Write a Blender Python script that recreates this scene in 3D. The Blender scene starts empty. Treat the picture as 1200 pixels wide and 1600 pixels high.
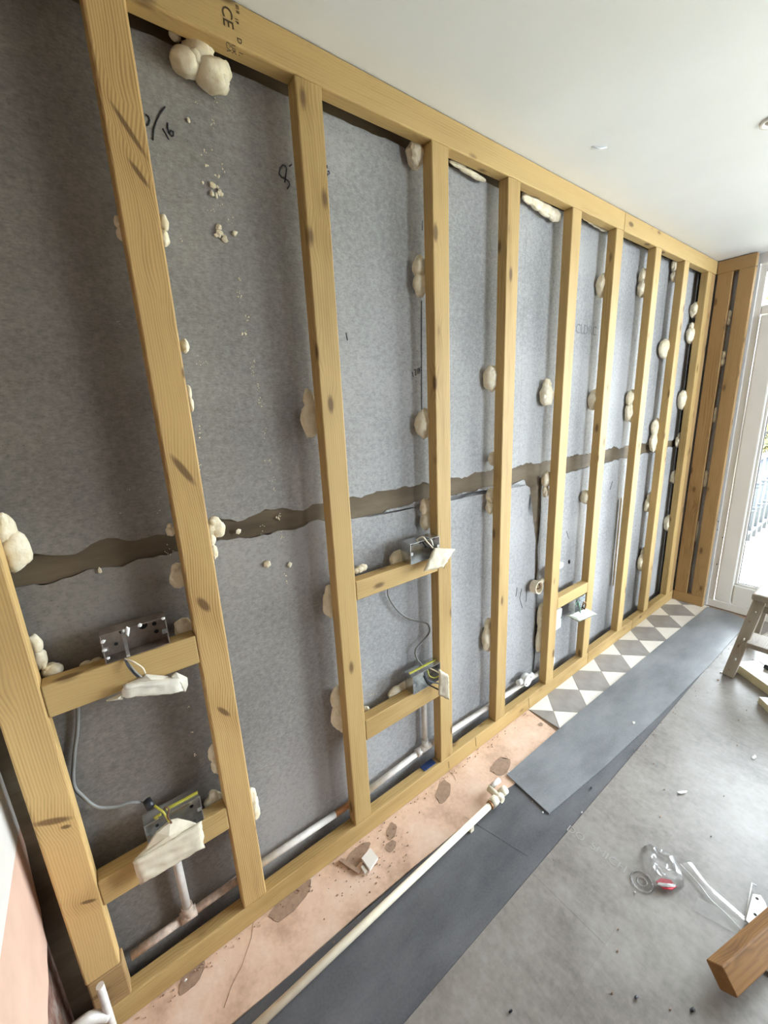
import bpy, bmesh, math, random
from mathutils import Vector, Matrix, noise

random.seed(7)
scene = bpy.context.scene
COL = scene.collection

# ------------------------------------------------------------------ camera
FPX = 628.016
CAM = Vector((0.445937, -1.027074, 1.54667))
RX = Vector((0.800808, -0.597102, -0.046638))      # image right
RY = Vector((-0.180344, -0.166147, -0.96947))      # image down
RZ = Vector((0.571124, 0.78477, -0.240736))        # viewing direction
cam_data = bpy.data.cameras.new('camera')
cam_data.sensor_fit = 'HORIZONTAL'
cam_data.sensor_width = 36.0
cam_data.lens = FPX / 1200.0 * 36.0
cam_data.clip_start = 0.02
cam_data.clip_end = 200
cam = bpy.data.objects.new('camera', cam_data)
cam.matrix_world = Matrix(((RX.x, -RY.x, -RZ.x, CAM.x), (RX.y, -RY.y, -RZ.y, CAM.y),
                           (RX.z, -RY.z, -RZ.z, CAM.z), (0, 0, 0, 1)))
COL.objects.link(cam)
scene.camera = cam

# ------------------------------------------------------------------ world, light, exposure
world = bpy.data.worlds.new('overcast_sky')
scene.world = world
world.use_nodes = True
wn = world.node_tree
for n in list(wn.nodes):
    wn.nodes.remove(n)
w_out = wn.nodes.new('ShaderNodeOutputWorld')
w_bg = wn.nodes.new('ShaderNodeBackground')
w_bg.inputs['Color'].default_value = (0.88, 0.95, 1.04, 1)
w_bg.inputs['Strength'].default_value = 22.0
wn.links.new(w_bg.outputs[0], w_out.inputs[0])

scene.view_settings.view_transform = 'Standard'
scene.view_settings.look = 'None'
scene.view_settings.gamma = 1.0
scene.view_settings.use_curve_mapping = False
scene.view_settings.exposure = 0.62


def portal(name, loc, rot, sx, sy):
    """Sampling guide in a daylight opening (gives off no light of its own)."""
    l = bpy.data.lights.new(name, 'AREA')
    l.shape = 'RECTANGLE'
    l.size = sx
    l.size_y = sy
    l.cycles.is_portal = True
    o = bpy.data.objects.new(name, l)
    o.location = loc
    o.rotation_euler = rot
    COL.objects.link(o)


# ------------------------------------------------------------------ measures of the room
H = 2.40            # ceiling
DP = 0.042          # timber thickness (depth of the frame)
HT = 0.080          # top plate height
HB = 0.078          # sole plate height
W = 0.0714          # stud face
YB = 0.080          # face of the grey wall boards
LX = 3.984          # front of the end return frame
XD = 4.06           # room face of the patio door frame
XW = 0.170          # side wall
YR = -4.60          # wall opposite
STUDS = [0.2100, 0.588, 0.9966, 1.4314, 1.7949, 2.2159, 2.5946, 3.0357, 3.4384, 3.8392]


def at(px, py, axis, v):
    """Point on the plane axis = v that the photograph shows at this pixel."""
    d = RX * ((px - 600) / FPX) + RY * ((py - 800) / FPX) + RZ
    t = (v - CAM[axis]) / d[axis]
    return CAM + d * t


def wall(px, py, y=YB):
    return at(px, py, 1, y)


def flr(px, py, z=0.0):
    return at(px, py, 2, z)


# ------------------------------------------------------------------ materials
def srgb(r, g, b):
    def f(c):
        c /= 255.0
        return c / 12.92 if c <= 0.04045 else ((c + 0.055) / 1.055) ** 2.4
    return (f(r), f(g), f(b), 1)


class NT:
    def __init__(self, name):
        self.m = bpy.data.materials.new(name)
        self.m.use_nodes = True
        self.t = self.m.node_tree
        self.t.nodes.clear()
        self.out = self.n('ShaderNodeOutputMaterial')

    def n(self, typ, **kw):
        nd = self.t.nodes.new(typ)
        for k, v in kw.items():
            setattr(nd, k, v)
        return nd

    def set(self, sock, v):
        if isinstance(v, bpy.types.NodeSocket):
            self.t.links.new(v, sock)
        else:
            sock.default_value = v

    def math(self, op, a, b=0.0, clamp=False):
        nd = self.n('ShaderNodeMath', operation=op, use_clamp=clamp)
        self.set(nd.inputs[0], a)
        self.set(nd.inputs[1], b)
        return nd.outputs[0]

    def coord(self):
        return self.n('ShaderNodeTexCoord').outputs['Object']

    def pos(self):
        return self.n('ShaderNodeNewGeometry').outputs['Position']

    def rand(self):
        return self.n('ShaderNodeObjectInfo').outputs['Random']

    def map(self, v, scale=(1, 1, 1), loc=(0, 0, 0), rot=(0, 0, 0)):
        nd = self.n('ShaderNodeMapping')
        self.set(nd.inputs['Vector'], v)
        self.set(nd.inputs['Location'], loc)
        nd.inputs['Rotation'].default_value = rot
        nd.inputs['Scale'].default_value = scale
        return nd.outputs[0]

    def noise(self, v, scale, detail=3.0, rough=0.55):
        nd = self.n('ShaderNodeTexNoise')
        self.set(nd.inputs['Vector'], v)
        nd.inputs['Scale'].default_value = scale
        nd.inputs['Detail'].default_value = detail
        nd.inputs['Roughness'].default_value = rough
        return nd.outputs['Fac']

    def ramp(self, fac, stops):
        nd = self.n('ShaderNodeValToRGB')
        self.set(nd.inputs[0], fac)
        cr = nd.color_ramp
        while len(cr.elements) > 1:
            cr.elements.remove(cr.elements[-1])
        cr.elements[0].position = stops[0][0]
        cr.elements[0].color = stops[0][1]
        for p, c in stops[1:]:
            e = cr.elements.new(p)
            e.color = c
        return nd.outputs[0]

    def mix(self, fac, a, b, mode='MIX'):
        nd = self.n('ShaderNodeMix', data_type='RGBA', blend_type=mode)
        self.set(nd.inputs['Factor'], fac)
        self.set(nd.inputs[6], a)
        self.set(nd.inputs[7], b)
        return nd.outputs[2]

    def bump(self, h, strength=0.3, dist=0.002):
        nd = self.n('ShaderNodeBump')
        nd.inputs['Strength'].default_value = strength
        nd.inputs['Distance'].default_value = dist
        self.set(nd.inputs['Height'], h)
        return nd.outputs[0]

    def bsdf(self, color, rough=0.6, normal=None, metal=0.0, spec=0.5):
        b = self.n('ShaderNodeBsdfPrincipled')
        self.set(b.inputs['Base Color'], color)
        self.set(b.inputs['Roughness'], rough)
        self.set(b.inputs['Metallic'], metal)
        self.set(b.inputs['Specular IOR Level'], spec)
        if normal is not None:
            self.set(b.inputs['Normal'], normal)
        self.t.links.new(b.outputs[0], self.out.inputs[0])
        return self.m


BW = lambda v: (v, v, v, 1)


def plain(name, col, rough=0.5, metal=0.0, var=0.12, scale=30, bump=0.0, spec=0.5):
    t = NT(name)
    p = t.coord()
    n = t.noise(p, scale, 3)
    dark = tuple(c * (1 - var) for c in col[:3]) + (1,)
    light = tuple(min(1, c * (1 + var)) for c in col[:3]) + (1,)
    c = t.ramp(n, [(0.3, dark), (0.7, light)])
    nm = t.bump(n, bump, 0.002) if bump else None
    return t.bsdf(c, rough, nm, metal, spec)


def wood_mat(name, base, dark, knots=(), ringamt=0.12, knotscale=1.0, freq=900.0):
    """Treated softwood; local X runs along the timber. knots: (along, across, slant, half length, half width)."""
    t = NT(name)
    p = t.coord()
    rnd = t.math('MULTIPLY', t.rand(), 37.0)
    comb = t.n('ShaderNodeCombineXYZ')
    t.set(comb.inputs[0], rnd)
    t.set(comb.inputs[1], t.math('MULTIPLY', t.rand(), 3.1))
    t.set(comb.inputs[2], t.math('MULTIPLY', t.rand(), 5.7))
    pv = t.n('ShaderNodeVectorMath', operation='ADD')
    t.set(pv.inputs[0], p)
    t.set(pv.inputs[1], comb.outputs[0])
    pr = pv.outputs[0]
    # random knots
    vor = t.n('ShaderNodeTexVoronoi')
    t.set(vor.inputs['Vector'], t.map(pr, (6.0, 15.0, 15.0)))
    vor.inputs['Scale'].default_value = 1.0
    kd = vor.outputs['Distance']
    kwarp = t.math('SUBTRACT', 0.45, kd, True)
    kmask = t.ramp(kd, [(0.10 * knotscale, BW(1)), (0.19 * knotscale, BW(0))])
    sep = t.n('ShaderNodeSeparateXYZ')
    t.set(sep.inputs[0], p)
    X, Y = sep.outputs[0], sep.outputs[1]
    for (a, c, ang, hl, hw) in knots:
        dx = t.math('SUBTRACT', X, a)
        dy = t.math('SUBTRACT', Y, c)
        cs, sn = math.cos(ang), math.sin(ang)
        u = t.math('DIVIDE', t.math('ADD', t.math('MULTIPLY', dx, cs), t.math('MULTIPLY', dy, sn)), hl)
        v = t.math('DIVIDE', t.math('SUBTRACT', t.math('MULTIPLY', dy, cs), t.math('MULTIPLY', dx, sn)), hw)
        r = t.math('SQRT', t.math('ADD', t.math('MULTIPLY', u, u), t.math('MULTIPLY', v, v)))
        m = t.ramp(r, [(0.55, BW(1)), (1.0, BW(0))])
        kmask = t.math('MAXIMUM', kmask, m)
        w = t.math('MULTIPLY', t.math('SUBTRACT', 1.0, t.math('MULTIPLY', r, 0.16), True), 0.5)
        kwarp = t.math('MAXIMUM', kwarp, w)
    # growth rings: fine bands across the face, bent around the knots
    warp = t.noise(t.map(pr, (0.7, 5.0, 5.0)), 1.0, 2)
    ringpos = t.math('ADD', t.math('MULTIPLY', t.math('ADD', Y, t.math('MULTIPLY', sep.outputs[2], 0.6)), freq),
                     t.math('ADD', t.math('MULTIPLY', warp, 42.0), t.math('MULTIPLY', kwarp, 30.0)))
    ring = t.math('MULTIPLY', t.math('ADD', t.math('SINE', ringpos), 1.0), 0.5)
    fib = t.noise(t.map(pr, (7.0, 190.0, 190.0)), 1.0, 3, 0.6)
    blot = t.noise(t.map(pr, (1.3, 9.0, 9.0)), 1.0, 3)
    f = t.math('ADD', t.math('MULTIPLY', ring, ringamt), t.math('ADD', t.math('MULTIPLY', fib, 0.30),
               t.math('MULTIPLY', blot, 0.70)))
    f = t.math('ADD', f, t.math('MULTIPLY', t.math('SUBTRACT', t.rand(), 0.5), 0.16))
    f = t.math('SUBTRACT', f, t.math('MULTIPLY', kwarp, 0.22))
    c = t.ramp(f, [(0.25, dark), (0.55, base), (0.9, tuple(min(1, v * 1.15) for v in base[:3]) + (1,))])
    c = t.mix(t.math('MULTIPLY', kmask, 0.80), c, srgb(92, 66, 40))
    nm = t.bump(t.math('ADD', t.math('MULTIPLY', ring, 0.5), fib), 0.12, 0.0012)
    return t.bsdf(c, 0.62, nm, spec=0.35)


WB = srgb(184, 155, 102)
WD = srgb(148, 116, 66)
wood = wood_mat('treated_softwood', WB, WD)
wood_warm = wood_mat('warm_softwood', srgb(160, 130, 88), srgb(120, 92, 56))
# knots measured on the nearest studs (heights along the stud, offset across the face)
wood_s1 = wood_mat('softwood_near_stud', srgb(196, 163, 108), srgb(154, 118, 70), knots=[
    (2.02, 0.040, -0.55, 0.055, 0.006), (1.95, 0.045, -0.6, 0.030, 0.006), (1.36, 0.035, -0.5, 0.050, 0.010),
    (1.02, 0.030, 1.1, 0.012, 0.030), (0.70, 0.035, 1.0, 0.008, 0.030)], knotscale=0.5, ringamt=0.26, freq=1250.0)
wood_s0 = wood_mat('softwood_leftmost_stud', srgb(196, 163, 108), srgb(154, 118, 70), knots=[
    (0.50, 0.032, 0.45, 0.010, 0.042), (0.47, 0.050, 0.5, 0.006, 0.012), (0.24, 0.05, 0.5, 0.006, 0.02)],
    knotscale=0.5, ringamt=0.26, freq=1250.0)


def fleece(name, tint):
    t = NT(name)
    p = t.pos()
    a = t.noise(p, 2.2, 3)
    b = t.noise(p, 62.0, 4, 0.75)
    fib1 = t.noise(t.map(p, (90, 90, 260), rot=(0, 0.7, 0)), 1.0, 3, 0.65)
    fib2 = t.noise(t.map(p, (90, 90, 260), rot=(0, -0.6, 0)), 1.0, 3, 0.65)
    spot = t.noise(p, 150.0, 2)
    f = t.math('ADD', t.math('MULTIPLY', a, 0.55), t.math('MULTIPLY', b, 0.60))
    f = t.math('ADD', f, t.math('MULTIPLY', t.math('ADD', fib1, fib2), 0.28))
    c = t.ramp(f, [(0.48, srgb(118, 118, 118)), (0.74, srgb(144, 144, 145)), (0.96, srgb(172, 172, 173))])
    dk = t.ramp(spot, [(0.28, BW(1)), (0.36, BW(0))])
    c = t.mix(t.math('MULTIPLY', dk, 0.4), c, srgb(92, 91, 90))
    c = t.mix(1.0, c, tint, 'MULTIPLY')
    nm = t.bump(f, 0.35, 0.002)
    return t.bsdf(c, 0.85, nm, spec=0.2)


board_m = fleece('grey_fleece_board', (1, 1, 1, 1))
board_dim_m = fleece('dim_grey_fleece_board', (0.60, 0.55, 0.49, 1))  # dark warm tint carries the light drop into the leftmost bay
board_halfdim_m = fleece('halfdim_grey_fleece_board', (0.90, 0.86, 0.82, 1))  # milder tint, same light drop put into the second bay's colour


def adhesive():
    t = NT('brown_adhesive')
    p = t.pos()
    a = t.noise(t.map(p, (3, 3, 14)), 1.0, 4, 0.6)
    c = t.ramp(a, [(0.3, srgb(84, 72, 57)), (0.55, srgb(106, 93, 75)), (0.8, srgb(124, 112, 95))])
    return t.bsdf(c, 0.75, t.bump(a, 0.4, 0.004), spec=0.3)


adhesive_m = adhesive()


def pink():
    t = NT('pink_adhesive_screed')
    p = t.pos()
    a = t.noise(p, 7.0, 4)
    b = t.noise(p, 60.0, 3)
    c = t.ramp(t.math('ADD', t.math('MULTIPLY', a, 0.8), t.math('MULTIPLY', b, 0.25)),
               [(0.36, srgb(190, 158, 136)), (0.52, srgb(220, 188, 164)), (0.72, srgb(230, 206, 188))])
    return t.bsdf(c, 0.8, t.bump(b, 0.3, 0.002), spec=0.3)


pink_m = pink()
patch_m = plain('bare_screed_patch', srgb(158, 132, 112), 0.9, var=0.15, scale=60, bump=0.3)


def rubber(name, c0, c1, rough=0.6):
    t = NT(name)
    p = t.pos()
    a = t.noise(t.map(p, (3, 7, 3)), 1.0, 4, 0.6)
    s = t.noise(t.map(p, (90, 8, 1), rot=(0, 0, 0.5)), 1.0, 2)
    d = t.noise(p, 140, 2)
    f = t.math('ADD', t.math('MULTIPLY', a, 0.7), t.math('ADD', t.math('MULTIPLY', s, 0.06), t.math('MULTIPLY', d, 0.22)))
    c = t.ramp(f, [(0.36, c0), (0.66, c1)])
    return t.bsdf(c, rough, t.bump(a, 0.1, 0.003), spec=0.4)


underlay_m = rubber('charcoal_underlay', srgb(74, 75, 79), srgb(104, 104, 107))
topsheet_m = rubber('slate_blue_sheet', srgb(110, 113, 117), srgb(142, 145, 149), 0.36)


def ply():
    t = NT('scuffed_grey_sheet')
    p = t.pos()
    a = t.noise(p, 3.4, 6, 0.68)
    s = t.noise(t.map(p, (60, 16, 1), rot=(0, 0, -0.75)), 1.0, 3, 0.6)
    d = t.noise(p, 45, 4, 0.65)
    f = t.math('ADD', t.math('MULTIPLY', a, 0.72), t.math('ADD', t.math('MULTIPLY', s, 0.14), t.math('MULTIPLY', d, 0.28)))
    c = t.ramp(f, [(0.38, srgb(96, 89, 83)), (0.54, srgb(126, 120, 114)), (0.70, srgb(144, 139, 133)), (0.82, srgb(164, 160, 154))])
    return t.bsdf(c, 0.42, t.bump(d, 0.12, 0.002), spec=0.45)


ply_m = ply()
ceil_m = plain('white_emulsion_ceiling', srgb(226, 230, 234), 0.42, var=0.02, scale=4, bump=0.05, spec=0.4)
white_wall_m = plain('white_emulsion', srgb(214, 210, 204), 0.6, var=0.04, scale=6)
bareplaster_m = plain('bare_grey_plaster', srgb(170, 168, 166), 0.9, var=0.12, scale=5)
blocker_m = plain('dark_brown_blocker', srgb(84, 66, 50), 0.9, var=0.2, scale=9)  # kept dark for the added light-blocking wall
pinkplaster_m = plain('pink_plaster', srgb(206, 172, 152), 0.85, var=0.08, scale=9, bump=0.1)


def masonry():
    t = NT('bare_masonry')
    p = t.pos()
    a = t.noise(t.map(p, (20, 20, 9)), 1.0, 5, 0.7)
    c = t.ramp(a, [(0.3, srgb(92, 66, 56)), (0.48, srgb(128, 98, 86)), (0.6, srgb(150, 136, 126)), (0.75, srgb(186, 178, 168))])
    return t.bsdf(c, 0.95, t.bump(a, 0.9, 0.012), spec=0.2)


masonry_m = masonry()


def foam():
    t = NT('cream_expanding_foam')
    p = t.pos()
    n = t.noise(p, 55.0, 3)
    c = t.ramp(n, [(0.3, srgb(222, 208, 176)), (0.7, srgb(240, 232, 212))])
    return t.bsdf(c, 0.5, t.bump(n, 0.35, 0.006), spec=0.4)


foam_m = foam()
tape_m = plain('masking_tape_paper', srgb(208, 198, 176), 0.75, var=0.08, scale=40, bump=0.4)
pipe_m = plain('white_painted_pipe', srgb(218, 212, 204), 0.45, var=0.10, scale=45)
pipe_cream_m = plain('cream_painted_pipe', srgb(226, 216, 194), 0.4, var=0.06, scale=35)
rust_m = plain('flaking_pipe_paint', srgb(196, 176, 160), 0.7, var=0.30, scale=70, bump=0.5)
copper_m = plain('bare_copper', srgb(176, 130, 92), 0.4, 0.6, var=0.2)
zinc_m = plain('galvanised_steel', srgb(206, 208, 208), 0.24, 0.9, var=0.25, scale=40)
zinc_dull_m = plain('stained_galvanised_steel', srgb(140, 128, 118), 0.5, 0.6, var=0.35, scale=26)
dark_m = plain('black_hole', srgb(18, 17, 16), 0.8)
greyplastic_m = plain('grey_cable_sheath', srgb(128, 128, 126), 0.5)
white_plastic_m = plain('white_plastic', srgb(226, 226, 224), 0.35, var=0.03)
cream_plastic_m = plain('aged_cream_plastic', srgb(226, 214, 190), 0.4, var=0.05)
earth_m = plain('green_yellow_wire', srgb(190, 184, 70), 0.45, var=0.2)
brownwire_m = plain('brown_wire', srgb(96, 64, 44), 0.5)
bluewire_m = plain('blue_grey_wire', srgb(84, 92, 104), 0.5)
upvc_m = plain('white_upvc', srgb(226, 224, 220), 0.3, var=0.02, scale=5)
gasket_m = plain('black_gasket', srgb(60, 60, 62), 0.6)
ink_m = plain('marker_ink', srgb(32, 34, 44), 0.6)
blueink_m = plain('blue_marker_ink', srgb(50, 54, 92), 0.6)
stamp_m = plain('brown_stamp_ink', srgb(74, 58, 34), 0.8)
oldwood_m = wood_mat('grey_weathered_wood', srgb(148, 138, 124), srgb(108, 97, 86), knotscale=0.4)
greytile_m = plain('grey_marbled_tile', srgb(152, 148, 144), 0.35, var=0.14, scale=14)
whitetile_m = plain('cream_marbled_tile', srgb(232, 227, 219), 0.30, var=0.05, scale=12)
rail_m = plain('blue_grey_painted_iron', srgb(38, 44, 52), 0.6)
deck_m = wood_mat('pale_bleached_decking', srgb(206, 196, 176), srgb(180, 168, 146), knotscale=0.2)
leaf_m = plain('yellow_autumn_leaf', srgb(92, 80, 20), 0.7, var=0.35, scale=6)
bark_m = plain('dark_bark', srgb(28, 26, 25), 0.9, var=0.3, scale=12, bump=0.6)
hedge_m = plain('olive_hedge_leaf', srgb(48, 50, 24), 0.8, var=0.3, scale=4)
grass_m = plain('pale_ground', srgb(160, 158, 120), 0.9, var=0.2, scale=3)
black_m = plain('black_rubber', srgb(34, 36, 42), 0.45)
red_m = plain('red_label', srgb(206, 44, 66), 0.45, var=0.03)
slab_m = plain('white_faced_panel', srgb(226, 226, 220), 0.4, var=0.03)
slabedge_m = plain('cream_panel_edge', srgb(196, 188, 156), 0.7, var=0.08)
blue_m = plain('blue_packer_plastic', srgb(40, 62, 110), 0.5)


def clear_film(name, gloss=0.12, tint=(0.96, 0.97, 0.97, 1), ior=1.45, milk=0.0):
    t = NT(name)
    tr = t.n('ShaderNodeBsdfTransparent')
    tr.inputs[0].default_value = tint
    gl = t.n('ShaderNodeBsdfGlossy')
    gl.inputs['Roughness'].default_value = 0.12
    fr = t.n('ShaderNodeFresnel')
    fr.inputs[0].default_value = ior
    m = t.n('ShaderNodeMixShader')
    t.t.links.new(t.math('ADD', fr.outputs[0], gloss, True), m.inputs[0])
    df = t.n('ShaderNodeBsdfDiffuse')
    df.inputs[0].default_value = (0.9, 0.9, 0.9, 1)
    mk = t.n('ShaderNodeMixShader')
    mk.inputs[0].default_value = milk
    t.t.links.new(tr.outputs[0], mk.inputs[1])
    t.t.links.new(df.outputs[0], mk.inputs[2])
    t.t.links.new(mk.outputs[0], m.inputs[1])
    t.t.links.new(gl.outputs[0], m.inputs[2])
    t.t.links.new(m.outputs[0], t.out.inputs[0])
    return t.m


glass_m = clear_film('window_glass', 0.0, (0.97, 0.985, 0.98, 1))
film_m = clear_film('clear_polythene', 0.04, (0.98, 0.98, 0.98, 1), 1.25, 0.10)


# ------------------------------------------------------------------ mesh helpers
def finish(name, bm, mat, parent=None, smooth=False, loc=None):
    if loc is not None:
        bmesh.ops.translate(bm, verts=bm.verts, vec=-Vector(loc))
    bmesh.ops.recalc_face_normals(bm, faces=bm.faces)
    me = bpy.data.meshes.new(name)
    bm.to_mesh(me)
    bm.free()
    if smooth:
        for p in me.polygons:
            p.use_smooth = True
    mats = mat if isinstance(mat, (list, tuple)) else [mat]
    for m in mats:
        me.materials.append(m)
    o = bpy.data.objects.new(name, me)
    COL.objects.link(o)
    if loc is not None:
        o.location = loc
    if parent is not None:
        attach(o, parent)
    return o


def world_of(o):
    m = o.matrix_basis.copy()
    if o.parent:
        return world_of(o.parent) @ o.matrix_parent_inverse @ m
    return m


def attach(o, parent):
    o.parent = parent
    o.matrix_parent_inverse = world_of(parent).inverted()


def tag(o, label=None, cat=None, group=None, kind=None):
    if label:
        o['label'] = label
    if cat:
        o['category'] = cat
    if group:
        o['group'] = group
    if kind:
        o['kind'] = kind
    return o


def empty(name, loc, label=None, cat=None, group=None, kind=None):
    o = bpy.data.objects.new(name, None)
    o.empty_display_size = 0.05
    o.location = loc
    COL.objects.link(o)
    return tag(o, label, cat, group, kind)


def add_box(bm, lo, hi, bevel=0.0, mat=0):
    lo, hi = Vector(lo), Vector(hi)
    r = bmesh.ops.create_cube(bm, size=1.0)
    vs = r['verts']
    c = (lo + hi) / 2
    s = hi - lo
    for v in vs:
        v.co = Vector((v.co.x * s.x, v.co.y * s.y, v.co.z * s.z)) + c
    fs = set(f for v in vs for f in v.link_faces)
    for f in fs:
        f.material_index = mat
    if bevel > 0:
        es = list(set(e for v in vs for e in v.link_edges))
        bmesh.ops.bevel(bm, geom=es, offset=bevel, segments=2, profile=0.5, affect='EDGES')
    return vs


def box_obj(name, lo, hi, mat, parent=None, bevel=0.0, loc=None):
    bm = bmesh.new()
    add_box(bm, lo, hi, bevel)
    if loc is None:
        loc = ((lo[0] + hi[0]) / 2, (lo[1] + hi[1]) / 2, min(lo[2], hi[2]))
    return finish(name, bm, mat, parent, loc=loc)


def timber(name, lo, hi, axis, mat, parent=None, bevel=0.004, bow=0.0):
    """A sawn length; its local X runs along the grain, local Y across the face, local Z into the wall."""
    lo, hi = Vector(lo), Vector(hi)
    s = hi - lo
    if axis == 'z':
        cols = (Vector((0, 0, 1)), Vector((1, 0, 0)), Vector((0, 1, 0)))
        dims = (s.z, s.x, s.y)
    elif axis == 'x':
        cols = (Vector((1, 0, 0)), Vector((0, 0, -1)), Vector((0, 1, 0)))
        dims = (s.x, s.z, s.y)
    else:
        cols = (Vector((0, 1, 0)), Vector((0, 0, 1)), Vector((1, 0, 0)))
        dims = (s.y, s.z, s.x)
    org = Vector((lo.x, lo.y, hi.z if axis == 'x' else lo.z))
    bm = bmesh.new()
    add_box(bm, (0, 0, 0), dims, bevel)
    if bow:
        bmesh.ops.bisect_plane(bm, geom=bm.verts[:] + bm.edges[:] + bm.faces[:], plane_co=(dims[0] / 2, 0, 0),
                               plane_no=(1, 0, 0))
        for v in bm.verts:
            v.co.y += bow * math.sin(math.pi * v.co.x / dims[0])
    o = finish(name, bm, mat)
    M = Matrix.Identity(4)
    for i in range(3):
        for j in range(3):
            M[j][i] = cols[i][j]
    M.translation = org
    o.matrix_world = M
    o.matrix_basis = M
    if parent is not None:
        attach(o, parent)
    return o


def add_prism(bm, poly, ext, mat=0):
    ext = Vector(ext)
    a = [bm.verts.new(p) for p in poly]
    b = [bm.verts.new(Vector(p) + ext) for p in poly]
    n = len(poly)
    fs = [bm.faces.new(a), bm.faces.new(list(reversed(b)))]
    for i in range(n):
        fs.append(bm.faces.new((a[i], b[i], b[(i + 1) % n], a[(i + 1) % n])))
    for f in fs:
        f.material_index = mat
    bmesh.ops.triangulate(bm, faces=fs[:2], ngon_method='EAR_CLIP')
    return a, b


def prism_obj(name, poly, ext, mat, parent=None, loc=None):
    bm = bmesh.new()
    add_prism(bm, poly, ext)
    if loc is None:
        c = Vector((0, 0, 0))
        for p in poly:
            c += Vector(p)
        loc = c / len(poly)
    return finish(name, bm, mat, parent, loc=loc)


def add_tube(bm, pts, r, seg=10, cap=True, mat=0):
    pts = [Vector(p) for p in pts]
    rings = []
    prev = None
    for i, p in enumerate(pts):
        if i == 0:
            d = pts[1] - pts[0]
        elif i == len(pts) - 1:
            d = pts[-1] - pts[-2]
        else:
            d = (pts[i + 1] - pts[i]).normalized() + (pts[i] - pts[i - 1]).normalized()
        d.normalize()
        if prev is None:
            u = d.orthogonal().normalized()
        else:
            u = (prev - d * prev.dot(d))
            u = u.normalized() if u.length > 1e-6 else d.orthogonal().normalized()
        prev = u
        v = d.cross(u)
        rr = r[i] if isinstance(r, (list, tuple)) else r
        rings.append([bm.verts.new(p + (u * math.cos(2 * math.pi * k / seg) + v * math.sin(2 * math.pi * k / seg)) * rr)
                      for k in range(seg)])
    for a, b in zip(rings[:-1], rings[1:]):
        for k in range(seg):
            f = bm.faces.new((a[k], a[(k + 1) % seg], b[(k + 1) % seg], b[k]))
            f.material_index = mat
            f.smooth = True
    if cap:
        for ring in (list(reversed(rings[0])), rings[-1]):
            f = bm.faces.new(ring)
            f.material_index = mat
    return rings


def tube_obj(name, pts, r, mat, parent=None, seg=10, loc=None):
    bm = bmesh.new()
    add_tube(bm, pts, r, seg)
    if loc is None:
        loc = Vector(pts[0])
    o = finish(name, bm, mat, parent, loc=loc)
    return o


def spline(pts, n=8):
    """Catmull-Rom through the points."""
    P = [Vector(p) for p in pts]
    P = [P[0] * 2 - P[1]] + P + [P[-1] * 2 - P[-2]]
    out = []
    for i in range(1, len(P) - 2):
        a, b, c, d = P[i - 1:i + 3]
        for k in range(n):
            t = k / n
            out.append(0.5 * ((2 * b) + (c - a) * t + (2 * a - 5 * b + 4 * c - d) * t * t + (3 * b - a - 3 * c + d) * t ** 3))
    out.append(P[-2])
    return out


def add_blob(bm, c, rad, seed, lobes=None, amp=0.22, sub=3, fine=0.07):
    c = Vector(c)
    lobes = lobes or [((0, 0, 0), 1.0)]
    r = bmesh.ops.create_icosphere(bm, subdivisions=sub, radius=1.0)
    sv = Vector((seed * 7.13, seed * 3.71, seed * 1.97))
    for v in r['verts']:
        d = v.co.normalized()
        best = 0.25
        for lc, lr in lobes:
            lc = Vector(lc)
            b = d.dot(lc)
            disc = b * b - lc.length_squared + lr * lr
            if disc > 0:
                best = max(best, b + math.sqrt(disc))
        k = best * (1 + amp * noise.noise(d * 1.7 + sv) + fine * noise.noise(d * 5.5 + sv))
        v.co = Vector((d.x * rad[0] * k, d.y * rad[1] * k, d.z * rad[2] * k)) + c
    for f in set(f for v in r['verts'] for f in v.link_faces):
        f.smooth = True


def add_foam(bm, rad, seed, lobes=None):
    """Expanding foam: a cluster of swollen, overlapping lobes with creases between them."""
    rx, ry, rz = rad
    rng = random.Random(int(seed * 13) + 5)
    L_ = list(lobes or [])
    if not L_:
        if rz > 1.7 * rx:
            n = 3 if rz > 2.6 * rx else 2
            for k in range(n):
                z = -0.55 + 1.1 * k / (n - 1)
                L_.append(((rng.uniform(-0.15, 0.15), 0, z), rng.uniform(0.55, 0.70)))
        elif rx > 1.7 * rz:
            for k in range(3):
                L_.append(((-0.55 + 0.55 * k, 0, rng.uniform(-0.2, 0.2)), rng.uniform(0.52, 0.68)))
        else:
            L_.append(((0, 0, 0), 0.86))
    base = list(L_)
    for k in range(2 + int(max(rx, rz) > 0.03) * 2):
        (lx, ly, lz), lr = base[k % len(base)]
        a_ = rng.uniform(0, 6.28)
        L_.append(((lx + math.cos(a_) * lr * 0.55, -0.25, lz + math.sin(a_) * lr * 0.55), lr * rng.uniform(0.40, 0.62)))
    asp = max(rx, rz) / max(1e-4, min(rx, rz))
    for k, ((lx, ly, lz), lr) in enumerate(L_):
        kx = lr if rx <= rz else lr * 1.0
        # long lumps: lobes keep the full narrow width
        wx = min(1.0, lr * 1.35) if rz > 1.5 * rx and k < len(base) else lr
        wz = min(1.0, lr * 1.35) if rx > 1.5 * rz and k < len(base) else lr
        add_blob(bm, (lx * rx, ly * ry, lz * rz), (wx * rx, ry * min(1, lr * 1.2), wz * rz), seed + k * 0.77, None, 0.20, 3, 0.10)


def add_crumb(bm, c, s, seed):
    random.seed(seed)
    r = bmesh.ops.create_icosphere(bm, subdivisions=1, radius=1.0)
    sx, sy, sz = (s * random.uniform(0.6, 1.2), s * 0.5, s * random.uniform(0.6, 1.3))
    for v in r['verts']:
        k = random.uniform(0.65, 1.2)
        v.co = Vector((v.co.x * sx * k, v.co.y * sy * k, v.co.z * sz * k)) + Vector(c)


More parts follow.
